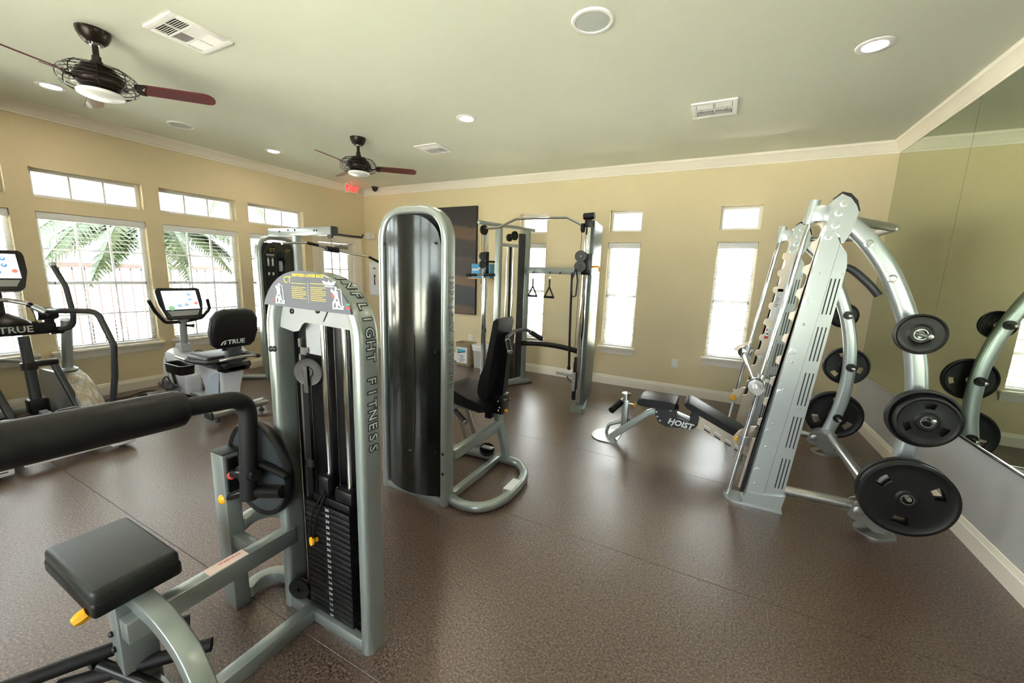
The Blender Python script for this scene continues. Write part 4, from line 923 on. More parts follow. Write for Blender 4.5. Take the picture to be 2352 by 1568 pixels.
# ---- weight plates (polar grid with real hand holes)
def plate_mesh(r, th, holes):
    bm = new(); rad = [.027, .045, .055, r*.52, r*.74, r*.86, r*.93, r]; n = 48
    hh = [th*.5, th*.5, th*.30, th*.26, th*.26, th*.30, th*.5, th*.44]
    m = len(rad)
    def open_(i, k):
        if not holes or i != 3: return False
        a = (k+.5)/n*360
        return any(abs((a-h+180) % 360-180) < 15 for h in (35, 155, 275))
    A = [[[bm.verts.new((rad[i]*math.cos(2*PI*k/n), s*hh[i], rad[i]*math.sin(2*PI*k/n))) for k in range(n)] for i in range(m)] for s in (-1, 1)]
    for i in range(m-1):
        for k in range(n):
            q = (k+1) % n
            if open_(i, k):
                if not open_(i, k-1): bm.faces.new((A[0][i][k], A[0][i+1][k], A[1][i+1][k], A[1][i][k]))
                if not open_(i, q): bm.faces.new((A[0][i][q], A[0][i+1][q], A[1][i+1][q], A[1][i][q]))
                bm.faces.new((A[0][i][k], A[0][i][q], A[1][i][q], A[1][i][k])); bm.faces.new((A[0][i+1][k], A[0][i+1][q], A[1][i+1][q], A[1][i+1][k]))
            else:
                for s in (0, 1): bm.faces.new((A[s][i][k], A[s][i][q], A[s][i+1][q], A[s][i+1][k]))
    for k in range(n):
        q = (k+1) % n
        bm.faces.new((A[0][0][k], A[0][0][q], A[1][0][q], A[1][0][k])); bm.faces.new((A[0][-1][k], A[0][-1][q], A[1][-1][q], A[1][-1][k]))
    return bm
def weight_plate(x, y, z, r, th, label, rot=0.0, holes=True):
    t = thing('weight_plate', label, 'weight plate', (x, y, z), 'black weight plates on the rack horns'); t.rotation_euler = (0, rot, 0)
    b = plate_mesh(r, th, holes); bmesh.ops.translate(b, verts=b.verts, vec=(x, y, z)); obj('disc', b, 'plate_rubber', t, angle=25)
    b = new(); lathe(b, [(.0275, -th*.52), (.0305, -th*.52), (.0305, th*.52), (.0275, th*.52)], (x, y, z), (0, 1, 0), 28); obj('hub_ring', b, 'satin_steel', t)

# ---- smith machine along the mirror
def smith():
    t = thing('smith_machine', 'silver slanted smith machine rack with curved rear arms beside the mirror', 'exercise machine', (.65, 3.8, 0))
    for side, y0 in (('near', 3.06), ('far', 4.40)):
        y1 = y0+.13; ym = (y0+y1)/2; out = -1 if side == 'near' else 1
        def pr(name, poly, m, ya, yb_, par=t):
            b = new(); prism(b, poly, (0, yb_, 0), (1, 0, 0), (0, 0, 1), yb_-ya); return obj(name, b, m, par)
        L = lambda z: .322+.118*z
        Rr = lambda z: .540+.083*z
        M = lambda z: .425+.112*z
        pr('front_cover', [(L(.03), .03), (M(.05)-.001, .05), (M(1.80)-.001, 1.80), (M(1.83)-.03, 1.86), (L(1.88), 1.88)], 'light_silver', y0, y1)
        rear = pr('rear_cover', [(M(.05)+.001, .05), (Rr(.05), .05), (Rr(1.66), 1.66), (Rr(1.70)-.012, 1.74), (M(1.80)+.001, 1.80)], 'light_silver', y0+.004, y1-.004)
        pr('top_plate', [(L(1.88), 1.87), (L(2.0)-.005, 2.04), (.595, 2.085), (.64, 2.06), (.672, 2.015), (.688, 1.975), (.668, 1.86), (.640, 1.80), (.628, 1.80), (.618, 1.845), (.596, 1.868)], 'light_silver', y0-.008, y0+.012)
        pr('top_block', [(L(1.88), 1.87), (L(2.0)-.005, 2.04), (.595, 2.085), (.64, 2.06), (.672, 2.015), (.688, 1.975), (.668, 1.86), (.63, 1.83)], 'light_silver', y0+.012, y1)
        pr('end_cap', [(.575, 2.078), (.597, 2.098), (.640, 2.085), (.675, 2.045), (.694, 1.985), (.684, 1.975), (.655, 2.035), (.62, 2.07)], 'black_plastic', y0-.002, y1+.002)
        for k in range(5):                                             # long vent slots, three side by side
            zc_ = .28+.30*k
            for j in range(3):
                x_ = Rr(zc_)-.018-.020*j; ln = .11; s = .083
                o_ = y0+.0035 if out < 0 else y1-.0035
                b = new(); prism(b, [(x_-.0035-s*ln, zc_-ln), (x_+.0035-s*ln, zc_-ln), (x_+.0035+s*ln, zc_+ln), (x_-.0035+s*ln, zc_+ln)], (0, y0+.0042, 0), (1, 0, 0), (0, 0, 1), .001); obj('vent_slot', b, 'ink', rear)
        b = new()
        for z in (.17, .45, .62, .86, 1.05, 1.30, 1.62): dots(b, [(L(z)+.035, y0, z)], (0, -1, 0), .007, .004, 10)
        for z in (.35, .75, 1.25, 1.62): dots(b, [(M(z)+.055, y0+.004, z)], (0, -1, 0), .006, .003, 10)
        s_ = obj('screw', b, 'satin_steel', t); s_['kind'] = 'stuff'
        for x_, z in ((L(.27)+.028, .27), (L(.56)+.02, .56), (L(.84)+.02, .84), (L(1.12)+.02, 1.12), (L(1.45)+.02, 1.45), (L(1.84)+.025, 1.84), (L(1.9)+.04, 1.905), (L(1.97)+.04, 1.975), (.612, 2.03)):
            b = new(); lathe(b, [(0, 0), (.021, 0), (.021, .004), (.013, .005), (.013, .012), (.006, .012), (.006, .008), (0, .008)], (x_, y0-(.008 if z > 1.86 else 0), z), (0, -1, 0), 18); obj('bolt', b, 'light_silver', t)
        # guide rod, its head and foot clamps
        rx = lambda z: .225+.1245*z
        b = new(); cyl(b, (rx(.02), ym, .02), (rx(2.0), ym, 2.0), .0165, n=24); obj('guide_rod', b, 'chrome', t)
        b = new(); cyl(b, (rx(1.925)-.0, ym, 1.925), (rx(2.065), ym, 2.065), .030, n=24); bx(rx(2.0), .565, ym-.03, ym+.03, 1.935, 2.03, .004, b); obj('rod_clamp', b, 'light_silver', t)
        b = new(); cyl(b, (rx(.415), ym, .415), (rx(.475), ym, .475), .036, n=20); obj('rod_stop', b, 'satin_steel', t)
        # scalloped catch plate between rod and cover
        X0 = lambda z: .285+.1195*z
        poly = [(X0(.06)+.085, .06), (X0(1.95)+.075, 1.95), (X0(1.97)+.02, 1.97)]
        z = 1.93
        while z > .50:
            for dz, dx in ((0, .0), (.012, .020), (.030, .032), (.075, .034), (.098, .026), (.112, .0)):
                poly.append((X0(z-dz)+dx, z-dz))
            z -= .152
        poly.append((X0(.06), .06))
        ya = y1-.018 if side == 'near' else y0-.004
        pr('catch_plate', poly, 'raw_plate', ya, ya+.008)
        if side == 'far':
            yl = y0-.0055
            b = new(); u = V((.118, 0, 1)).normalized(); v_ = V((1, 0, -.118)).normalized()
            def lab(z0, z1, x0_, x1_, m_): 
                bb = new(); prism(bb, [(X0(z0)+x0_, z0), (X0(z0)+x1_, z0), (X0(z1)+x1_, z1), (X0(z1)+x0_, z1)], (0, yl, 0), (1, 0, 0), (0, 0, 1), .0008); return bb
            w_ = obj('warning_label', lab(1.20, 1.50, .036, .08, 0), 'label_white', t); obj('label_header', lab(1.475, 1.50, .036, .08, 0), 'label_red', w_)
            for k in range(8):
                bb = new(); zz = 1.455-.017*k; prism(bb, [(X0(zz)+.04, zz), (X0(zz)+.074-.006*(k % 3), zz), (X0(zz)+.074-.006*(k % 3), zz+.006), (X0(zz)+.04, zz+.006)], (0, yl-.0009, 0), (1, 0, 0), (0, 0, 1), .0006); q_ = obj('label_print', bb, 'dark_grey', w_)
            n_ = obj('hazard_label', lab(1.03, 1.13, .034, .066, 0), 'label_red', t)
            bb = lab(1.055, 1.105, .036, .064, 0); bmesh.ops.translate(bb, verts=bb.verts, vec=(0, -.001, 0)); obj('hazard_field', bb, 'label_white', n_)
            bb = new(); prism(bb, [(X0(1.08)+.04, 1.075), (X0(1.08)+.047, 1.085), (X0(1.08)+.054, 1.082), (X0(1.08)+.061, 1.09), (X0(1.08)+.058, 1.072), (X0(1.08)+.05, 1.068)], (0, yl-.002, 0), (1, 0, 0), (0, 0, 1), .0005); obj('hazard_symbol', bb, 'ink', n_)
        obj('side_channel', bx(0, .001, 0, .001, 0, .001), 'black_paint', t) if False else None
        pr('rear_channel', [(X0(.05)+.01, .05), (L(.05), .05), (L(1.9), 1.9), (X0(1.9)+.055, 1.9)], 'black_paint', ym+.006, ym+.02)
        # feet, lower tube, curved arm
        b = new(); pl = []
        for k in range(9): a = PI/2+PI*k/8; pl.append((.285+.085*math.cos(a), .085*math.sin(a)))
        pl += [(.555, -.085), (.555, .085)]
        prism(b, pl, (0, ym, 0), (1, 0, 0), (0, 1, 0), .014); obj('foot_plate', b, 'light_silver', t)
        b = new(); pl = [(.315, .014), (.545, .014), (.556, .10), (.562, .135), (.54, .12), (.45, .105), (.40, .10), (.335, .10)]; prism(b, pl, (0, ym+.075, 0), (1, 0, 0), (0, 0, 1), .15); obj('foot_boot', b, 'light_silver', t)
        b = new(); cyl(b, (.54, ym, .140), (1.0, ym, .150), .034, n=20); obj('lower_tube', b, 'satin_steel', t)
        b = new(); pl = [(.90, .10), (.93, .075), (.99, .06), (1.04, .02), (1.10, .02), (1.13, .10), (1.12, .20), (1.06, .235), (.98, .215), (.92, .175)]
        for yy in (ym-.045, ym+.037): prism(b, pl, (0, yy+.008, 0), (1, 0, 0), (0, 0, 1), .008)
        obj('joint_plate', b, 'satin_steel', t)
        b = new(); dots(b, [(.955, ym-.045, .135)], (0, -1, 0), .030, .010, 20); obj('joint_bolt', b, 'satin_steel', t)
        b = new(); lathe(b, [(0, 0), (.105, 0), (.105, .008), (.09, .014), (0, .016)], (1.06, ym, 0), (0, 0, 1), 28); obj('rear_foot', b, 'satin_steel', t)
        b = new(); arc = curve([(.655, ym, 1.935), (.775, ym, 1.81), (.890, ym, 1.64), (.985, ym, 1.44), (1.06, ym, 1.23), (1.11, ym, 1.0), (1.128, ym, .78), (1.12, ym, .55), (1.085, ym, .34), (1.045, ym, .17)], 6)
        sweep(b, arc, [(p[0], p[1]) for p in rrect(.098, .075, .03, 5)], (0, 1, 0)); obj('rear_arm', b, 'light_silver', t)
        for x_, z in ((.765, 1.80), (.90, 1.60)):
            b = new(); lathe(b, [(0, 0), (.024, 0), (.024, .004), (.014, .006), (.014, .014), (0, .014)], (x_, ym-.0375, z), (0, -1, 0), 18); obj('bolt', b, 'satin_steel', t)
        b = new(); tube(b, curve([(.63, ym+.02, 1.62), (.70, ym+.02, 1.66), (.80, ym+.02, 1.58), (.87, ym+.02, 1.50)], 5), .022, 10); obj('arm_brace', b, 'dark_grey', t)
        for x_, z in ((1.045, 1.295), (1.128, .835), (1.10, .36)):
            b = new(); ya, yb_ = (ym-.235, ym+.11) if side == 'near' else (ym-.13, ym+.20)
            cyl(b, (x_, ya, z), (x_, yb_, z), .0125, n=16); lathe(b, [(0, 0), (.011, .002), (.0135, .012), (.0125, .02)], (x_, ya-.006, z), (0, 1, 0), 16); obj('plate_horn', b, 'satin_steel', t)
            b = new(); yy = ym+.04 if side == 'near' else ym-.062; lathe(b, [(.013, 0), (.036, 0), (.036, .02), (.013, .024)], (x_, yy, z), (0, 1, 0), 20); obj('horn_bumper', b, 'black_plastic', t)
    # ties between the two sides
    b = new(); cyl(b, (1.085, 3.15, .165), (1.085, 4.43, .165), .036, n=20); obj('cross_tube', b, 'satin_steel', t)
    b = new(); tube(b, fillet([(.66, 4.465, 1.945), (1.02, 4.30, 1.945), (1.02, 3.62, 1.945), (.66, 3.14, 1.945)], .18, 8), .026, 16); obj('chin_bar', b, 'satin_steel', t)
    # bar on its carriages
    bx_, bz = .300, .862
    b = new(); cyl(b, (bx_, 2.915, bz), (bx_, 4.66, bz), .0145, n=20); br = obj('smith_bar', b, 'chrome', t)
    for ya, yb_ in ((2.895, 3.03), (4.56, 4.69)):
        b = new(); cyl(b, (bx_, ya, bz), (bx_, yb_, bz), .0255, n=24); obj('bar_sleeve', b, 'satin_steel', br)
    for ya in (3.035, 4.535):
        b = new(); cyl(b, (bx_, ya, bz), (bx_, ya+.022, bz), .046, n=24); obj('bar_collar', b, 'satin_steel', br)
    for ya in (3.06, 4.50):
        b = new(); cyl(b, (bx_, ya, bz), (bx_, ya+.012, bz), .05, n=24); obj('collar_bumper', b, 'black_plastic', br)
    for yy in (3.125, 4.465):
        b = new(); cyl(b, (.225+.1245*.81, yy, .81), (.225+.1245*.93, yy, .93), .033, n=20); bx(bx_-.02, bx_+.06, yy-.03, yy+.03, bz-.04, bz+.04, .006, b); cyl(b, (bx_+.05, yy-.035, .83), (bx_+.05, yy+.035, .83), .018, n=14); cyl(b, (bx_+.065, yy-.035, .90), (bx_+.065, yy+.035, .90), .014, n=14); obj('carriage', b, 'satin_steel', br)
    for yy in (4.36, ):
        b = new(); prism(b, [(.20, .90), (.235, .945), (.32, .985), (.345, 1.0), (.345, .985), (.26, .93), (.24, .885)], (0, yy, 0), (1, 0, 0), (0, 0, 1), .008); obj('catch_hook', b, 'raw_plate', br)
    for yy, x_, z in ((4.375, .285, .43), (3.20, .285, .43)):
        b = new(); prism(b, [(x_-.055, z-.05), (x_-.065, z), (x_-.03, z+.06), (x_+.03, z+.10), (x_+.07, z+.11), (x_+.04, z+.05), (x_+.02, z), (x_-.01, z-.05)], (0, yy, 0), (1, 0, 0), (0, 0, 1), .010); sc = obj('safety_catch', b, 'raw_plate', t)
        b = new(); lathe(b, [(.008, 0), (.026, 0), (.028, .008), (.022, .018), (.008, .018)], (x_-.03, yy-.012, z-.01), (0, -1, 0), 20); obj('catch_knob', b, 'yellow_plastic', sc)
smith()
weight_plate(1.022, 2.955, 1.300, .112, .030, 'small black weight plate on the top horn of the nearer rack arm', .3, False)
weight_plate(1.118, 2.985, .822, .166, .036, 'larger rear plate of the pair on the middle horn, nearer arm', .4)
weight_plate(1.112, 2.925, .822, .140, .032, 'smaller front plate of the pair on the middle horn, nearer arm', 1.2)
weight_plate(1.108, 2.990, .347, .224, .034, 'inner big black plate on the bottom horn of the nearer arm', .2)
weight_plate(1.104, 2.935, .347, .224, .034, 'outer big black plate on the bottom horn, closest to the camera', .2)
weight_plate(1.045, 4.565, 1.283, .112, .030, 'small black plate on the top horn of the farther arm', .5, False)
weight_plate(1.128, 4.570, .822, .172, .036, 'medium black plate on the middle horn of the farther arm', .9)
weight_plate(1.10, 4.570, .347, .224, .034, 'big black plate on the bottom horn of the farther arm', 1.3)

# ---- bench in the rack
def bench():
    t = thing('exercise_bench', 'adjustable black padded bench with declined back standing in the rack', 'bench', (-.3, 3.75, 0)); yc = 3.75
    b = new(); pl = []
    for k in range(13): a = PI/2+PI*k/12; pl.append((-.83+.135*math.cos(a), .17*math.sin(a)))
    pl += [(-.70, -.17), (-.70, .17)]
    prism(b, pl, (0, yc, 0), (1, 0, 0), (0, 1, 0), .010); obj('foot_plate', b, 'satin_steel', t)
    b = new(); sweep(b, fillet([(-.775, yc-.05, .012), (-.45, yc-.05, .325), (-.30, yc-.05, .40)], .05, 5), rrect(.058, .05, .006), (0, 1, 0)); obj('front_leg', b, 'silver_paint', t)
    b = new(); tube(b, fillet([(-.845, yc+.08, .012), (-.825, yc+.08, .09), (-.62, yc+.03, .20)], .05, 5), .017, 12); obj('foot_tube', b, 'silver_paint', t)
    b = new(); bx(-.690, -.632, yc-.03, yc+.03, .10, .405, .005, b); obj('roller_post', b, 'silver_paint', t)
    b = new(); cyl(b, (-.661, yc, .40), (-.661, yc, .452), .028, n=24); lathe(b, [(.0, .452), (.03, .452), (.043, .458), (.043, .468), (0, .472)], (-.661, yc, 0)); obj('post_head', b, 'chrome', t)
    b = new(); tube(b, [(-.66, yc, .43), (-.69, yc-.05, .42), (-.71, yc-.07, .37)], .013, 10); obj('roller_link', b, 'chrome', t)
    for sg in (-1,):
        b = new(); cyl(b, (-.700, yc-.06, .385), (-.752, yc-.20, .335), .030, n=20); rp = obj('foam_roller', b, 'foam_black', t)
        b = new(); cyl(b, (-.752, yc-.20, .335), (-.754, yc-.205, .333), .016, n=16); obj('roller_cap', b, 'black_plastic', rp)
    b = new(); cyl(b, (-.635, yc-.01, .375), (-.595, yc-.01, .37), .009, n=12); obj('pin', b, 'chrome', t)
    b = new(); lathe(b, [(0, 0), (.008, 0), (.010, .012), (.024, .02), (.022, .028), (0, .03)], (-.600, yc-.01, .37), (1, 0, -.1), 10); obj('pin_knob', b, 'yellow_plastic', t)
    b = new(); R = []
    prof = [(-.545, .432), (-.535, .462), (-.505, .482), (-.26, .492), (-.215, .480), (-.205, .455), (-.212, .425), (-.28, .412), (-.50, .408), (-.535, .415)]
    for y, k in ((yc-.15, .94), (yc-.135, 1), (yc+.135, 1), (yc+.15, .94)): R.append([b.verts.new((-.37+(p[0]+.37)*k, y, .445+(p[1]-.445)*k)) for p in prof])
    ring_faces(b, R); obj('seat_pad', b, 'black_vinyl', t, angle=50)
    b = new(); R = []; A = V((-.145, 0, .492)); B = V((.345, 0, .268)); dd = (B-A).normalized(); nn = V((-dd.z, 0, dd.x))
    prof = [(0, .0), (.008, .02), (.03, .032), (.50, .032), (.53, .02), (.54, 0), (.53, -.02), (.03, -.025), (.006, -.014)]
    for y, k in ((yc-.14, .95), (yc-.125, 1), (yc+.125, 1), (yc+.14, .95)): R.append([b.verts.new(V((0, y, 0))+A+dd*(.27+(p[0]-.27)*k)+nn*p[1]*k) for p in prof])
    ring_faces(b, R); obj('back_pad', b, 'black_vinyl', t, angle=50)
    for yy in (yc-.085, yc+.075):
        b = new(); prism(b, [(-.385, .41), (-.20, .415), (-.195, .345), (-.10, .32), (-.075, .405), (-.035, .43), (-.02, .37), (-.025, .30), (-.06, .262), (-.28, .238), (-.345, .265), (-.38, .33)], (0, yy+.01, 0), (1, 0, 0), (0, 0, 1), .010); sp = obj('side_plate', b, 'black_paint', t)
        if yy < yc:
            b = new(); glyphs(b, 'HOIST', .072, (-.165, yy, .288), (1, 0, -.10), (.1, 0, 1), offset=.0026, depth=.001, shear=.2); l_ = obj('lettering', b, 'label_white', sp); l_['kind'] = 'stuff'
            for p in ((-.372, .36), (-.36, .318), (-.335, .285), (-.235, .262), (-.255, .395)):
                b = new(); dots(b, [(p[0], yy, p[1])], (0, -1, 0), .010, .006); obj('plate_bolt', b, 'satin_steel', sp)
    b = new(); sweep(b, [(-.22, yc, .355), (-.04, yc, .300)], rrect(.04, .05, .005), (0, 1, 0)); obj('seat_rail', b, 'light_silver', t)
    b = new(); A2 = V((-.05, 0, .335)); B2 = V((.42, 0, .10))
    prism(b, [(A2.x, A2.z), (A2.x+.02, A2.z+.05), (B2.x+.02, B2.z+.10), (B2.x+.03, B2.z+.02), (B2.x, B2.z-.02), (A2.x, A2.z-.06)], (0, yc+.035, 0), (1, 0, 0), (0, 0, 1), .07); rl = obj('back_rail', b, 'raw_plate', t)
    for q in (.22, .40, .58, .75):
        for dn_ in (0, -.035):
            c = A2.lerp(B2, q)+V((0, 0, dn_+.005)); dv = (B2-A2).normalized(); b = new()
            pl = [(c.x-dv.x*.028, c.z-dv.z*.028+.007), (c.x+dv.x*.028, c.z+dv.z*.028+.007), (c.x+dv.x*.028, c.z+dv.z*.028-.007), (c.x-dv.x*.028, c.z-dv.z*.028-.007)]
            prism(b, pl, (0, yc-.0352, 0), (1, 0, 0), (0, 0, 1), .001); obj('rail_slot', b, 'label_white' if dn_ == 0 else 'dark_grey', rl)
    b = new(); prism(b, [(.30, .22), (.36, .34), (.40, .36), (.395, .30), (.42, .25), (.36, .16), (.31, .13)], (0, yc-.10, 0), (1, 0, 0), (0, 0, 1), .008); obj('pad_bracket', b, 'raw_plate', t)
    b = new(); bx(.36, .42, yc-.12, yc+.12, 0, .10, .006, b); obj('rear_foot', b, 'satin_steel', t)
bench()

# ---- cable machine against the back wall
def cable_machine():
    t = thing('cable_machine', 'functional trainer cable machine with two towers and pull-up bar by the back wall', 'exercise machine', (-1.95, 4.8, 0))
    # left tower: column line runs from front (A) to rear (B)
    A, B = V((-2.665, 4.35, 0)), V((-2.43, 5.12, 0)); d = (B-A).normalized(); n = V((-d.y, d.x, 0))
    def at(s, o=0, z=0): return A+d*s+n*o+V((0, 0, z))
    def bar(bm, p, q, w, h, bev=.004):
        p, q = V(p), V(q); u, v, dd = frame_of(q-p); L = (q-p).length
        M = Matrix((u, v, dd)).transposed(); box(bm, (p+q)/2, (w, h, L), rot=M, bev=bev); return bm
    ang = math.atan2(d.y, d.x); RZ = Matrix.Rotation(ang, 3, 'Z')
    def up(bm, s, o, z0, z1, ws, wo, bev=.004): c = at(s, o, (z0+z1)/2); box(bm, c, (ws, wo, z1-z0), rot=RZ, bev=bev); return bm
    b = new(); up(b, .03, 0, .06, 2.13, .045, .055); obj('pulley_column', b, 'chrome', t)
    b = new(); up(b, .26, 0, .04, 2.16, .05, .10, .012); obj('tower_post', b, 'silver_paint', t)
    b = new(); up(b, .79, 0, .04, 2.16, .07, .12, .02); obj('tower_post', b, 'silver_paint', t)
    b = new(); up(b, .68, -.02, .08, 2.10, .13, .012); obj('side_shroud', b, 'dark_grey', t)
    b = new(); up(b, .36, .03, .10, 1.95, .10, .006); obj('clear_guard', b, 'silver_paint', t) if False else b.free()
    b = new(); bar(b, at(-.10, 0, 2.17), at(.95, 0, 2.17), .05, .045, .012); obj('top_beam', b, 'silver_paint', t)
    b = new(); bar(b, at(.26, 0, 1.93), at(.79, 0, 1.93), .05, .04); obj('cross_beam', b, 'light_silver', t)
    for s in (.42, .54):
        b = new(); cyl(b, at(s, 0, .1), at(s, 0, 1.93), .0125, n=14); obj('guide_rod', b, 'chrome', t)
    b = new(); up(b, .48, 0, .55, 1.93, .035, .02); obj('cable_cover', b, 'black_paint', t)
    b = new(); c0 = at(.48, 0, 0); box(b, (c0.x, c0.y, .0135), (.20, .10, .026), rot=RZ, bev=.003); p0 = obj('weight_plate', b, 'iron_stack', t); p0.location = (0, 0, .09)
    for k in range(1, 18): inst('weight_plate', p0, t, (0, 0, .09+.0282*k))
    b = new(); cc = at(.44, -.052, .012); glyphs(b, '10', .018, cc, d, (0, 0, 1), depth=.0008); m0 = obj('number_mark', b, 'label_white', t, smooth=False); m0.location = (0, 0, .09)
    for k in range(1, 18): inst('number_mark', m0, t, (0, 0, .09+.0282*k))
    for s, z in ((-.03, 2.08), (.52, 2.06)):
        b = new(); pulley(b, at(s, -.03, z), n, .06, .022); obj('pulley', b, 'black_plastic', t)
    b = new(); pulley(b, at(.45, .0, 2.03), n, .05, .022); obj('pulley', b, 'black_plastic', t)
    b = new(); bar(b, (-2.62, 4.55, .035), (-2.30, 5.08, .035), .06, .05, .012); obj('floor_foot', b, 'silver_paint', t)
    b = new(); lathe(b, [(0, 0), (.03, 0), (.03, .012), (0, .012)], (-2.285, 5.10, 0)); obj('rubber_foot', b, 'black_plastic', t)
    b = new(); bar(b, at(-.02, 0, .03), at(.8, 0, .03), .07, .05); obj('base_beam', b, 'silver_paint', t)
    b = new(); up(b, .03, -.01, 1.52, 1.82, .05, .075, .008); cs = obj('cable_carriage', b, 'black_paint', t)
    for z in (1.76, 1.66):
        b = new(); pulley(b, at(-.05, -.035, z), n, .05, .022); obj('carriage_pulley', b, 'dark_grey', cs)
    b = new(); cyl(b, at(.05, -.02, 1.70), at(.16, -.03, 1.70), .012, n=10); obj('carriage_lever', b, 'black_plastic', cs)
    # right tower
    b = new(); bx(-1.335, -1.285, 4.285, 4.335, .10, 2.11, .006, b); obj('pulley_column', b, 'chrome', t)
    b = new(); prism(b, [(-1.262, 4.36), (-1.262, 4.40), (-1.325, 4.93), (-1.365, 4.93), (-1.34, 4.36)], (0, 0, .05), (1, 0, 0), (0, 1, 0), 2.11); obj('tower_shroud', b, 'slate_paint', t)
    b = new(); bx(-1.40, -1.345, 4.35, 4.42, .10, .62, .008, b); obj('stack_boot', b, 'black_paint', t)
    b = new(); c_ = new(); c_.free(); box(b, (-1.385, 4.46, .0135), (.05, .18, .026), bev=.003); p0 = obj('weight_plate', b, 'iron_stack', t); p0.location = (0, 0, .10)
    for k in range(1, 16): inst('weight_plate', p0, t, (0, 0, .10+.0282*k))
    for y_ in (4.42, 4.50):
        b = new(); cyl(b, (-1.385, y_, .1), (-1.372, y_, 2.05), .011, n=12); obj('guide_rod', b, 'chrome', t)
    b = new(); pl = [(-1.37, 4.22), (-1.23, 4.22), (-1.21, 4.27), (-1.24, 4.40), (-1.36, 4.95), (-1.42, 4.95), (-1.40, 4.40)]; prism(b, pl, (0, 0, 0), (1, 0, 0), (0, 1, 0), .055); obj('floor_foot', b, 'silver_paint', t)
    b = new(); bx(-1.36, -1.335+.085, 4.275, 4.345, 1.57, 1.80, .006, b); cs = obj('cable_carriage', b, 'black_paint', t)
    for z in (1.77, 1.66):
        b = new(); pulley(b, (-1.365, 4.25, z), (.35, -.9, 0), .062, .03); obj('carriage_pulley', b, 'dark_grey', cs)
    b = new(); tube(b, fillet([(-1.25, 4.31, 1.66), (-1.17, 4.31, 1.665), (-1.16, 4.31, 1.61)], .02, 4), .010, 8); obj('pull_pin', b, 'yellow_plastic', cs)
    b = new(); bx(-1.35, -1.27, 4.27, 4.34, 2.08, 2.16, .01, b); cyl(b, (-1.37, 4.30, 2.195), (-1.25, 4.30, 2.20), .035, n=18); obj('column_head', b, 'black_plastic', t)
    b = new(); pulley(b, (-1.36, 4.26, 2.07), (1, 0, 0), .05, .022); obj('pulley', b, 'black_plastic', t)
    b = new(); cyl(b, (-1.365, 4.25, .72), (-1.37, 4.26, 2.05), .003, n=6); cyl(b, at(-.06, -.03, 1.6), at(-.06, -.03, 2.06), .003, n=6); obj('cable', b, 'black_plastic', t)
    b = new(); bx(-1.375, -1.34, 4.24, 4.28, .24, .46, .008, b); obj('low_pulley_arm', b, 'grey_plastic', t)
    # ties
    b = new(); bar(b, (-2.42, 5.06, 1.615), (-1.345, 4.92, 1.615), .05, .085, .01); tie = obj('upper_tie', b, 'silver_paint', t)
    obj('tie_label', bx(-1.90, -1.75, 4.943, 4.9445, 1.60, 1.635), 'label_pink', tie) if False else None
    b = new(); tube(b, curve([(-2.42, 5.06, .575), (-2.1, 5.03, .605), (-1.75, 4.98, .60), (-1.345, 4.92, .545)], 6), .036, 12); obj('lower_tie', b, 'black_paint', t)
    b = new(); tube(b, fillet([(-2.64, 4.33, 2.10), (-2.46, 4.34, 2.105), (-2.22, 4.35, 2.205), (-1.58, 4.35, 2.20), (-1.385, 4.33, 2.105), (-1.30, 4.31, 2.10)], .06, 5), .0155, 12); obj('pull_up_bar', b, 'chrome', t)
    for x_ in (-2.26, -2.0, -1.85, -1.68):
        b = new(); y_ = 5.06-.14*(x_+2.42)/1.075-.028; tube(b, [(x_, y_, 1.60), (x_, y_-.03, 1.575), (x_, y_-.045, 1.585)], .006, 6); obj('hook', b, 'black_plastic', tie)
    # attachments
    def stirrup(x, y, z, label):
        h = thing('stirrup_attachment', label, 'cable attachment', (x, y, z), 'stirrup handles hung on the cable machine')
        b = new(); tube(b, [V((x, y, z-.045))+V((0, 0, .026*math.sin(2*PI*i/14)))+V((.010*math.cos(2*PI*i/14), 0, 0)) for i in range(14)], .003, 6, closed=True); obj('snap_ring', b, 'chrome', h)
        b = new(); sweep(b, [(x-.0, y, z-.07), (x-.0, y, z-.17), (x-.062, y, z-.30)], rrect(.022, .006, .002), (0, 1, 0)); sweep(b, [(x, y, z-.17), (x+.062, y, z-.30)], rrect(.022, .006, .002), (0, 1, 0)); obj('strap', b, 'black_plastic', h)
        b = new(); cyl(b, (x-.07, y, z-.305), (x+.07, y, z-.305), .016, n=14); obj('grip', b, 'foam_black', h)
    stirrup(-2.00, 4.965, 1.57, 'stirrup handle hanging in front of the tan wall'); stirrup(-2.26, 5.0, 1.57, 'stirrup handle hanging in front of the bright narrow window')
    h = thing('triceps_rope', 'long black rope attachment hanging down from the upper tie', 'cable rope', (-1.68, 4.94, 1.6))
    b = new(); tube(b, [(-1.68, 4.93, 1.585), (-1.675, 4.93, 1.2), (-1.665, 4.93, .8), (-1.650, 4.93, .36)], .016, 10); obj('rope', b, 'foam_black', h)
    b = new(); lathe(b, [(0, 0), (.022, .01), (.024, .04), (.016, .06), (0, .06)], (-1.65, 4.93, .31)); obj('rope_end', b, 'black_plastic', h)
    h = thing('ankle_strap', 'black loop strap hanging beside the right cable pulley', 'strap', (-1.39, 4.22, 1.62))
    b = new(); sweep(b, fillet([(-1.395, 4.2, 1.63), (-1.43, 4.2, 1.50), (-1.42, 4.2, 1.33), (-1.375, 4.2, 1.33), (-1.365, 4.2, 1.50), (-1.385, 4.2, 1.63)], .03, 5), rrect(.010, .035, .003), (0, 1, 0)); obj('loop', b, 'black_vinyl', h)
    h = thing('straight_cable_bar', 'short black straight bar hanging from the left cable pulley', 'cable bar', (-2.65, 4.25, 1.53))
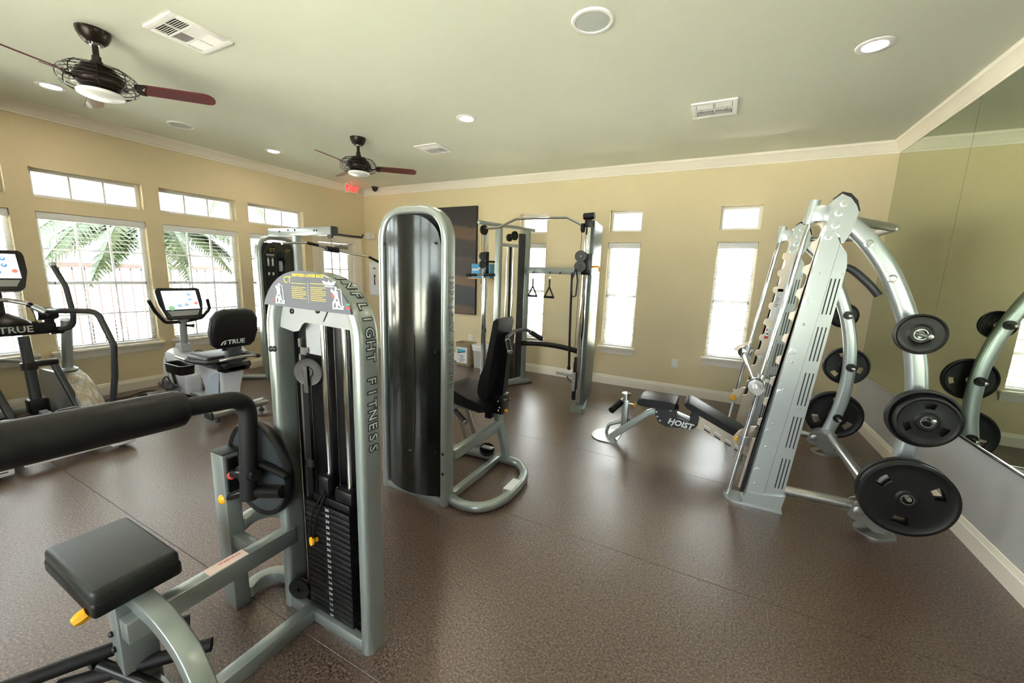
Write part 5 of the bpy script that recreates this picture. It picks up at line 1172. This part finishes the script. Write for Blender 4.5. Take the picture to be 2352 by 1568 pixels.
    b = new(); cyl(b, (-2.85, 4.25, 1.522), (-2.70, 4.25, 1.527), .017, n=14); obj('grip', b, 'foam_black', h)
    b = new(); cyl(b, (-2.59, 4.25, 1.530), (-2.44, 4.25, 1.534), .017, n=14); obj('grip', b, 'foam_black', h)
    b = new(); cyl(b, (-2.71, 4.25, 1.527), (-2.58, 4.25, 1.531), .012, n=12); tube(b, [(-2.645, 4.25, 1.54), (-2.66, 4.27, 1.57), (-2.665, 4.29, 1.61)], .007, 8); obj('bar_core', b, 'chrome', h)
    h = thing('low_row_bar', 'short grey bar attached low on the right tower cable', 'cable bar', (-1.45, 4.28, .42))
    b = new(); cyl(b, (-1.58, 4.27, .425), (-1.36, 4.27, .415), .017, n=12); obj('bar', b, 'grey_plastic', h)
    b = new(); tube(b, [(-1.45, 4.27, .41), (-1.42, 4.27, .36), (-1.365, 4.255, .33)], .009, 8); obj('clip', b, 'dark_grey', h)
cable_machine()

# ---- recumbent bike
def console(t, c, w, h, th, m_rim='black_plastic', flip=1):
    """touch-screen console facing +x, leaning back; c = centre"""
    R = Matrix.Rotation(math.radians(-20), 3, 'Y'); u = V((0, 1, 0)); v = R @ V((0, 0, 1)); nn = u.cross(v)
    c = V(c); out = [(-w*.46, h*.5), (w*.46, h*.5), (w*.5, h*.40), (w*.49, -h*.02), (w*.40, -h*.44), (w*.33, -h*.5), (-w*.33, -h*.5), (-w*.40, -h*.44), (-w*.49, -h*.02), (-w*.5, h*.40)]
    b = new(); prism(b, out, c-nn*th, u, v, th); r = bmesh.ops.bevel(b, geom=[e for e in b.edges], offset=.008, segments=2, affect='EDGES'); hd = obj('console', b, m_rim, t)
    z = .0012
    b = new(); prism(b, [(-w*.385, h*.40), (w*.385, h*.40), (w*.385, -h*.20), (-w*.385, -h*.20)], c+nn*.0002, u, v, z); obj('screen', b, 'screen', hd)
    b = new(); pl = [(-w*.385, -h*.20), (w*.385, -h*.20), (w*.385, h*.08)]+[(w*.385-w*.77*k/12, h*(.06+.035*math.cos(k*1.2))) for k in range(1, 12)]+[(-w*.385, h*.06)]; prism(b, pl, c+nn*.0014, u, v, .0004); obj('screen_wave', b, 'screen_band', hd)
    b = new(); prism(b, [(-w*.36, -h*.24), (w*.36, -h*.24), (w*.29, -h*.40), (-w*.29, -h*.40)], c+nn*.0002, u, v, z); obj('lower_panel', b, 'grey_plastic', hd)
    for (px, py, pr_, m_) in ((-.23, -.04, .055, 'screen_band'), (-.06, -.07, .05, 'screen_blue'), (.10, -.05, .05, 'screen_blue'), (.20, .12, .05, 'screen_blue'), (.20, .28, .05, 'screen_blue'), (.32, -.02, .05, 'screen_red'), (.32, -.13, .05, 'screen_band'), (-.25, -.15, .08, 'screen_green')):
        b = new(); lathe(b, [(0, 0), (pr_*w*.8, 0), (pr_*w*.8, .0008), (0, .0008)], c+u*px*w+v*py*h+nn*.0019, nn, 20); bt = obj('screen_icon', b, m_, hd)
        if m_ == 'screen_blue': b = new(); lathe(b, [(0, 0), (pr_*w*.4, 0), (pr_*w*.4, .0004), (0, .0004)], c+u*px*w+v*(py+.01)*h+nn*.0028, nn, 14); obj('screen_icon_core', b, 'screen', hd)
    b = new()
    for k in range(3): cc = c+u*(-.05*w)+v*(.33-.045*k)*h+nn*.0016; prism(b, [(-w*(.14-.02*k), 0), (w*(.14-.02*k), 0), (w*(.14-.02*k), .003), (-w*(.14-.02*k), .003)], cc, u, v, .0004)
    o = obj('screen_print', b, 'screen_band', hd); o['kind'] = 'stuff'
    return hd
def true_text(t, size, o, xd, yd, swoosh=True, name='lettering'):
    b = new(); glyphs(b, 'TRUE', size, o, xd, yd, offset=size*.02, depth=.0012, align='LEFT'); l_ = obj(name, b, 'label_white', t); l_['kind'] = 'stuff'
    if swoosh:
        xd, yd, o = V(xd).normalized(), V(yd).normalized(), V(o); b = new()
        prism(b, [(-size*.95, -size*.32), (-size*.75, size*.1), (-size*.45, size*.32), (-size*.02, size*.34), (-size*.4, size*.18), (-size*.62, -size*.05), (-size*.7, -size*.32)], o, xd, yd, .0012); prism(b, [(-size*.45, -size*.32), (-size*.42, -size*.02), (-size*.22, size*.12), (-size*.2, -size*.05), (-size*.3, -size*.32)], o, xd, yd, .0012); s_ = obj('logo_swoosh', b, 'label_white', t); s_['kind'] = 'stuff'
def bike():
    t = thing('recumbent_bike', 'white and black recumbent exercise bike with touch-screen console by the window', 'exercise bike', (-4.9, 2.24, 0)); yc = 2.24
    # drive housing: rounded shell
    b = new(); R = []; prof = []
    for k in range(28):
        a = 2*PI*k/28; prof.append((-5.47+.26*math.cos(a)*(1 if math.cos(a) < 0 else .86), .315+.27*math.sin(a)))
    for y, k in ((yc-.105, .80), (yc-.09, .93), (yc-.055, 1.0), (yc+.055, 1.0), (yc+.09, .93), (yc+.105, .80)): R.append([b.verts.new((-5.47+(p[0]+5.47)*k, y, .315+(p[1]-.315)*k)) for p in prof])
    ring_faces(b, R); dh = obj('drive_housing', b, 'bike_white', t, angle=60)
    b = new(); bx(-5.52, -5.24, yc-.085, yc+.085, .06, .32, .03, b, 3); obj('lower_shell', b, 'bike_white', t)
    b = new(); sweep(b, curve([(-5.63, yc-.10, .52), (-5.57, yc-.107, .42), (-5.55, yc-.108, .3), (-5.57, yc-.107, .18)], 5), rrect(.012, .006, .002), (0, 1, 0)); obj('housing_stripe', b, 'grey_plastic', dh)
    b = new(); prism(b, [(-5.50, .56), (-5.30, .56), (-5.33, .64), (-5.44, .64)], (0, yc+.05, 0), (1, 0, 0), (0, 0, 1), .10); obj('mast_boot', b, 'grey_plastic', t)
    b = new(); cyl(b, (-5.385, yc, .56), (-5.345, yc, .93), .036, n=20); obj('mast', b, 'grey_plastic', t)
    b = new(); cyl(b, (-5.39, yc, .57), (-5.385, yc, .61), .042, n=20); obj('mast_collar', b, 'black_plastic', t)
    b = new(); cyl(b, (-5.32, yc+.02, .85), (-5.27, yc+.05, .85), .015, n=12); lathe(b, [(0, 0), (.02, 0), (.02, .015), (0, .015)], (-5.27, yc+.05, .85), (.85, .5, 0), 10); obj('mast_knob', b, 'black_plastic', t)
    console(t, (-5.33, yc+.0, 1.105), .42, .36, .05)
    b = new(); lathe(b, [(0, -.04), (.05, -.03), (.06, 0), (.04, .03), (0, .04)], (-5.35, yc, .93), (.2, 0, 1), 20); obj('console_pivot', b, 'grey_plastic', t)
    b = new(); tube(b, fillet([(-5.28, 1.930, 1.150), (-5.31, 1.985, 1.03), (-5.33, 2.07, .900), (-5.34, yc, .892), (-5.33, 2.42, .925), (-5.31, 2.500, 1.03), (-5.28, 2.470, 1.140)], .05, 6), .0175, 14); obj('handlebar', b, 'foam_black', t)
    # crank, pedal
    for sg in (-1, 1):
        y_ = yc+sg*.125; b = new(); px, pz = (-5.36, .19) if sg < 0 else (-5.48, .42)
        cyl(b, (-5.42, yc+sg*.09, .305), (-5.42, y_, .305), .022, n=16); bar_ = frame_of((px+5.42, 0, pz-.305)); sweep(b, [(-5.42, y_, .305), (px, y_, pz)], rrect(.03, .016, .004), (0, 1, 0)); cr = obj('crank', b, 'black_plastic', t)
        b = new(); box(b, (px, y_+sg*.075, pz), (.20, .11, .03), rot=Matrix.Rotation(.25, 3, 'Y'), bev=.014, seg=3); obj('pedal', b, 'dark_grey', cr)
        b = new(); tube(b, curve([(px-.07, y_+sg*.02, pz+.02), (px-.06, y_+sg*.05, pz+.085), (px-.02, y_+sg*.10, pz+.08), (px+.02, y_+sg*.13, pz+.01)], 5), .006, 6); obj('pedal_strap', b, 'black_plastic', cr)
    # floor frame
    b = new(); bx(-5.60, -5.50, yc-.34, yc+.34, .03, .10, .02, b, 3); obj('front_stabilizer', b, 'satin_steel', t)
    for sg in (-1, 1):
        b = new(); lathe(b, [(0, -.035), (.045, -.035), (.055, -.02), (.055, .02), (.045, .035), (0, .035)], (-5.55, yc+sg*.36, .056), (0, 1, 0), 20); obj('transport_wheel', b, 'black_plastic', t)
    b = new(); bx(-5.5, -4.3, yc-.05, yc+.05, .045, .095, .008, b); obj('spine', b, 'light_silver', t)
    b = new(); bx(-4.34, -4.22, yc-.31, yc+.24, .055, .125, .028, b, 4); rs = obj('rear_stabilizer', b, 'satin_steel', t)
    b = new(); bx(-4.345, -4.215, yc-.335, yc-.305, .05, .13, .012, b, 3); obj('stabilizer_cap', b, 'dark_grey', rs)
    for y_ in (yc-.24, yc+.18):
        b = new(); lathe(b, [(0, 0), (.026, 0), (.026, .012), (.010, .018), (.010, .056), (0, .056)], (-4.28, y_, 0)); obj('leveling_foot', b, 'dark_grey', rs)
    b = new(); prism(b, [(-.16, 0), (.16, 0), (.16, .11), (-.16, .11)], (-4.42, yc-.02, .098), (0, 1, 0), (-1, 0, 0), .004); mp = obj('step_mat', b, 'black_plastic', t)
    true_text(mp, .06, (-4.462, yc-.10, .1025), (0, 1, 0), (-1, 0, 0), False)
    # seat pedestal
    b = new(); R = []
    for z, x0, x1, hw in ((.09, -4.80, -4.50, .09), (.25, -4.82, -4.47, .10), (.42, -4.86, -4.42, .115), (.47, -4.87, -4.40, .115)): R.append([b.verts.new(((x0+x1)/2+p[0], yc+p[1], z)) for p in rrect(x1-x0, 2*hw, .03, 4)])
    ring_faces(b, R); pd = obj('seat_pedestal', b, 'bike_white', t, angle=50)
    b = new(); prism(b, [(-4.80, .10), (-4.52, .10), (-4.44, .44), (-4.50, .44), (-4.60, .40), (-4.70, .30), (-4.76, .20)], (0, yc-.117, 0), (1, 0, 0), (0, 0, 1), .004); obj('pedestal_inlay', b, 'pale_blue', pd)
    b = new(); bx(-4.92, -4.33, yc-.09, yc+.09, .47, .52, .01, b); bx(-4.47, -4.33, yc-.13, yc+.13, .46, .545, .02, b); obj('seat_slide', b, 'black_plastic', t)
    b = new(); cyl(b, (-4.40, yc-.12, .51), (-4.40, yc+.16, .51), .03, n=16); obj('slide_lock', b, 'black_plastic', t)
    b = new(); box(b, (-4.68, yc, .575), (.42, .40, .085), bev=.038, seg=4); obj('seat_pad', b, 'black_vinyl', t)
    # backrest: tilted shield-shaped cushion
    Rm = Matrix.Rotation(math.radians(14), 3, 'Y'); u = V((0, 1, 0)); v = Rm @ V((0, 0, 1)); nn = u.cross(v); c = V((-4.34, yc, .905))
    out = [(-.155, -.19), (.155, -.19), (.20, -.15), (.225, -.02), (.21, .12), (.165, .19), (.10, .21), (-.10, .21), (-.165, .19), (-.21, .12), (-.225, -.02), (-.20, -.15)]
    b = new(); R = []
    for d_, k in ((-.05, .86), (-.035, .97), (-.01, 1), (.025, 1), (.042, .96), (.05, .86)): R.append([b.verts.new(c+u*p[0]*k+v*p[1]*k+nn*d_) for p in out])
    ring_faces(b, R); bp = obj('backrest_pad', b, 'black_vinyl', t, angle=60)
    b = new(); tube(b, [c+u*p[0]*1.0+v*p[1]*1.0+nn*(-.012) for p in out], .005, 6, closed=True); obj('piping', b, 'grey_plastic', bp)
    true_text(bp, .068, c+u*(-.075)+v*(-.12)+nn*.0505, u, v)
    b = new(); bx(-4.44, -4.34, yc-.06, yc+.06, .52, .72, .01, b); bx(-4.42, -4.385, yc-.09, yc+.09, .68, .76, .006, b); obj('backrest_bracket', b, 'dark_grey', t)
    b = new(); tube(b, fillet([(-4.86, yc-.29, .60), (-4.62, yc-.27, .575), (-4.36, yc-.24, .585), (-4.25, yc-.10, .625), (-4.25, yc+.10, .625), (-4.36, yc+.24, .585), (-4.62, yc+.27, .575), (-4.86, yc+.29, .66)], .09, 6), .0175, 14); hr = obj('side_handrail', b, 'satin_steel', t)
    for sg in (-1, 1):
        b = new(); tube(b, fillet([(-4.70, yc+sg*.275, .58), (-4.55, yc+sg*.265, .577), (-4.36, yc+sg*.24, .585), (-4.30, yc+sg*.17, .605)], .05, 4), .021, 14); obj('grip', b, 'foam_black', hr)
    # side tray
    b = new(); R = []
    for z, k in ((.455, .90), (.46, .94), (.545, 1.0), (.548, 1.02), (.552, 1.0), (.545, .95), (.475, .90)): R.append([b.verts.new((-4.73+p[0]*k, yc-.325+p[1]*k, z)) for p in rrect(.34, .135, .035, 4)])
    ring_faces(b, R); tr = obj('side_tray', b, 'black_plastic', t)
    b = new(); tube(b, [(-4.73+p[0]*1.02, yc-.325+p[1]*1.02, .552) for p in rrect(.34, .135, .035, 4)], .005, 6, closed=True); obj('tray_rim', b, 'grey_plastic', tr)
bike()

# ---- elliptical trainer at the left picture edge
def elliptical():
    yc = .96
    t = thing('elliptical_trainer', 'black and silver elliptical trainer with large console at the left picture edge', 'elliptical', (-5.1, yc, 0))
    b = new(); bx(-4.40, -4.30, yc-.20, yc+.27, .045, .10, .012, b); rs = obj('rear_stabilizer', b, 'white_plastic', t)
    for sg in (-1, 1):
        y0 = yc+sg*.33+.005; b = new(); bx(-4.415, -4.285, y0-.075, y0+.075, .028, .105, .014, b, 3); cp = obj('stabilizer_cap', b, 'white_plastic', rs)
        b = new(); bx(-4.2865, -4.284, y0-.045, y0+.045, .058, .066, bm=b); obj('cap_groove', b, 'dark_grey', cp)
        b = new(); lathe(b, [(0, 0), (.022, 0), (.022, .02), (.012, .03), (0, .03)], (-4.34, y0, 0)); obj('leveling_foot', b, 'dark_grey', rs)
    for sg in (-1, 1):
        b = new(); bx(-5.95, -4.38, yc+sg*.20-.025, yc+sg*.20+.025, .05, .10, .006, b); obj('base_rail', b, 'light_silver', t)
    b = new(); bx(-6.02, -5.92, yc-.42, yc+.45, .03, .10, .012, b); obj('front_stabilizer', b, 'light_silver', t)
    # flywheel housings with uprights, left and right
    for sg, yh in ((1, yc+.365), (-1, yc-.365)):
        b = new(); R = []
        prof = [(-5.98, .06), (-5.98, .38), (-5.90, .475), (-5.50, .50), (-5.30, .465), (-5.10, .375), (-4.96, .26), (-4.86, .16), (-4.86, .06)]
        for y, k in ((yh-.085, .96), (yh-.07, 1), (yh+.07, 1), (yh+.085, .96)): R.append([b.verts.new((-5.45+(p[0]+5.45)*k, y, .25+(p[1]-.25)*k)) for p in prof])
        ring_faces(b, R); hs = obj('drive_housing', b, 'worn_silver', t, angle=25)
        b = new()
        pts = [(-5.90, .480), (-5.50, .505), (-5.30, .470), (-5.10, .380), (-4.96, .265), (-4.87, .175)]; R = []
        for p in pts: R.append([b.verts.new((p[0], yh-.072, p[1])), b.verts.new((p[0], yh+.072, p[1])), b.verts.new((p[0], yh+.072, p[1]-.006)), b.verts.new((p[0], yh-.072, p[1]-.006))])
        ring_faces(b, R); obj('top_cover', b, 'worn_reflection_cover', hs, angle=60)
        b = new(); bx(-4.93, -4.87, yh-.07, yh+.07, .15, .20, .004, b); obj('foot_vent', b, 'black_plastic', hs)
        b = new(); lathe(b, [(0, 0), (.075, 0), (.078, .012), (.062, .022), (.055, .028), (0, .03)], (-5.47, yh, .497), (0, 0, 1), 6); obj('mast_collar', b, 'light_silver', hs)
        b = new(); cyl(b, (-5.47, yh, .50), (-5.30, yh, 1.0), .040, n=20); obj('mast', b, 'light_silver', t)
        b = new(); bx(-4.98, -4.62, yh-.09, yh+.10, .06, .11, .012, b); obj('side_step', b, 'light_silver', t)
        # stationary handrail sweeping back and down to the step
        b = new(); tube(b, fillet([(-5.30, yc+sg*.26, 1.085), (-5.10, yc+sg*.29, 1.10), (-4.90, yc+sg*.46, 1.10), (-4.80, yc+sg*.51, .80), (-4.84, yc+sg*.50, .50), (-4.90, yc+sg*.46, .11)], .10, 7), .024, 16); obj('handrail', b, 'dark_grey', t)
        # swing arm handle
        b = new(); tube(b, fillet([(-5.33, yc+sg*.30, .905), (-5.25, yc+sg*.39, .93), (-5.22, yc+sg*.395, 1.05), (-5.26, yc+sg*.385, 1.30), (-5.30, yc+sg*.335, 1.49)], .10, 6), .021, 14); sa = obj('swing_handle', b, 'dark_grey', t)
        b = new(); lathe(b, [(0, 0), (.022, 0), (.026, .012), (.022, .03), (0, .034)], (-5.30, yc+sg*.337, 1.485), (-.2, -sg*.3, 1), 16); obj('handle_cap', b, 'light_silver', sa)
        b = new(); cyl(b, (-5.33, yc+sg*.26, .905), (-5.33, yc+sg*.36, .905), .034, n=18); obj('pivot_knob', b, 'black_plastic', sa)
    # crossbar with the maker's lettering
    b = new(); bx(-5.38, -5.29, yc-.30, yc+.30, .885, .985, .012, b); cb = obj('crossbar', b, 'black_plastic', t)
    true_text(cb, .080, (-5.2895, yc-.035, .935), (0, 1, 0), (0, 0, 1))
    for sg in (-1, 1):
        b = new(); lathe(b, [(0, -.07), (.05, -.065), (.058, -.02), (.058, .03), (.045, .06), (0, .065)], (-5.32, yc+sg*.26, 1.06), (0, 1, 0), 20); bx(-5.36, -5.28, yc+sg*.26-.03, yc+sg*.26+.03, .97, 1.05, .008, b); obj('rail_hub', b, 'black_plastic', t)
    console(t, (-5.36, yc-.01, 1.44), .42, .36, .06)
    b = new(); sweep(b, [(-5.42, yc, .98), (-5.44, yc, 1.29)], rrect(.06, .09, .012), (0, 1, 0)); obj('console_neck', b, 'dark_grey', t)
    b = new(); lathe(b, [(0, 0), (.17, 0), (.15, .03), (.08, .07), (.05, .09), (0, .09)], (-5.38, yc, .985)); obj('neck_boot', b, 'black_plastic', t)
    b = new(); tube(b, fillet([(-5.20, yc-.24, 1.065), (-5.27, yc-.14, 1.16), (-5.33, yc-.05, 1.19), (-5.33, yc+.05, 1.19), (-5.27, yc+.14, 1.16), (-5.20, yc+.24, 1.065)], .06, 6), .019, 14); pb = obj('pulse_bar', b, 'satin_steel', t)
    for sg in (-1, 1):
        b = new(); cyl(b, (-5.265, yc+sg*.148, 1.153), (-5.198, yc+sg*.243, 1.063), .0235, n=16); obj('pulse_grip', b, 'black_plastic', pb)
        b = new(); cyl(b, (-5.250, yc+sg*.168, 1.136), (-5.21, yc+sg*.225, 1.082), .0245, n=16); obj('pulse_plate', b, 'light_silver', pb)
    b = new(); tube(b, curve([(-5.26, yc+.15, 1.14), (-5.25, yc+.17, 1.06), (-5.275, yc+.175, 1.0)], 5), .003, 6); lathe(b, [(0, 0), (.018, 0), (.018, .014), (0, .014)], (-5.30, yc+.175, .985), (0, 0, 1), 14); obj('safety_cord', b, 'black_plastic', t)
    # pedal arms on both sides
    for sg in (-1, 1):
        y_ = yc+(.08 if sg > 0 else -.30)
        b = new(); cyl(b, (-5.22, y_, .885), (-5.17, y_, .30), .036, n=18); la = obj('lower_arm', b, 'dark_grey', t)
        b = new(); lathe(b, [(0, -.03), (.05, -.03), (.052, 0), (.05, .03), (0, .03)], (-5.20, y_, .63), (0, 0, 1), 18); bx(-5.24, -5.16, y_+.02, y_+.17, .62, .67, .014, b); obj('arm_clamp', b, 'black_plastic', la)
        b = new(); cyl(b, (-5.20, y_+.14, .64), (-5.02, y_+.22, .17), .026, n=16); obj('link_rod', b, 'dark_grey', la)
        b = new(); bx(-5.23, -5.11, y_-.055, y_+.065, .215, .345, .016, b, 3); obj('arm_foot', b, 'black_plastic', la)
        b = new(); sweep(b, [(-5.15, y_+.01, .23), (-4.78, y_+.06, .15)], rrect(.05, .05, .006), V((.0, 1, .0))); pa = obj('pedal_arm', b, 'light_silver', t)
        b = new(); R = []
        for z, k in ((.19, .92), (.20, .98), (.245, 1.0), (.248, .97), (.215, .92)): R.append([b.verts.new((-4.80+p[0]*k, y_+.13+p[1]*k, z)) for p in rrect(.40, .16, .06, 5)])
        ring_faces(b, R); pd = obj('pedal', b, 'black_plastic', pa)
        b = new(); tube(b, [(-4.80+p[0], y_+.13+p[1], .247) for p in rrect(.40, .16, .06, 5)], .005, 6, closed=True); obj('pedal_rim', b, 'light_silver', pd)
    b = new(); tube(b, fillet([(-5.95, yc-.35, .52), (-6.08, yc-.1, .56), (-6.08, yc+.1, .56), (-5.95, yc+.36, .50)], .06, 5), .018, 10); obj('front_handle', b, 'grey_plastic', t)
elliptical()
# cords on the floor by the window wall
def cord(pts, label):
    b = new(); tube(b, curve(pts, 8), .006, 7); tag(obj('power_cord', b, 'black_plastic'), label, 'cord', 'power cords along the window wall')
cord([(-5.85, 1.45, .007), (-5.95, 1.62, .007), (-5.90, 1.85, .007), (-6.0, 2.05, .007), (-5.86, 2.20, .007), (-5.72, 2.27, .007), (-5.60, 2.26, .03)], 'black power cord on the floor between the elliptical and the bike')
cord([(-5.96, 1.05, .02), (-5.97, .9, .007), (-6.05, .78, .007), (-5.98, .62, .007), (-5.80, .45, .007)], 'black power cord on the floor below the leftmost window')
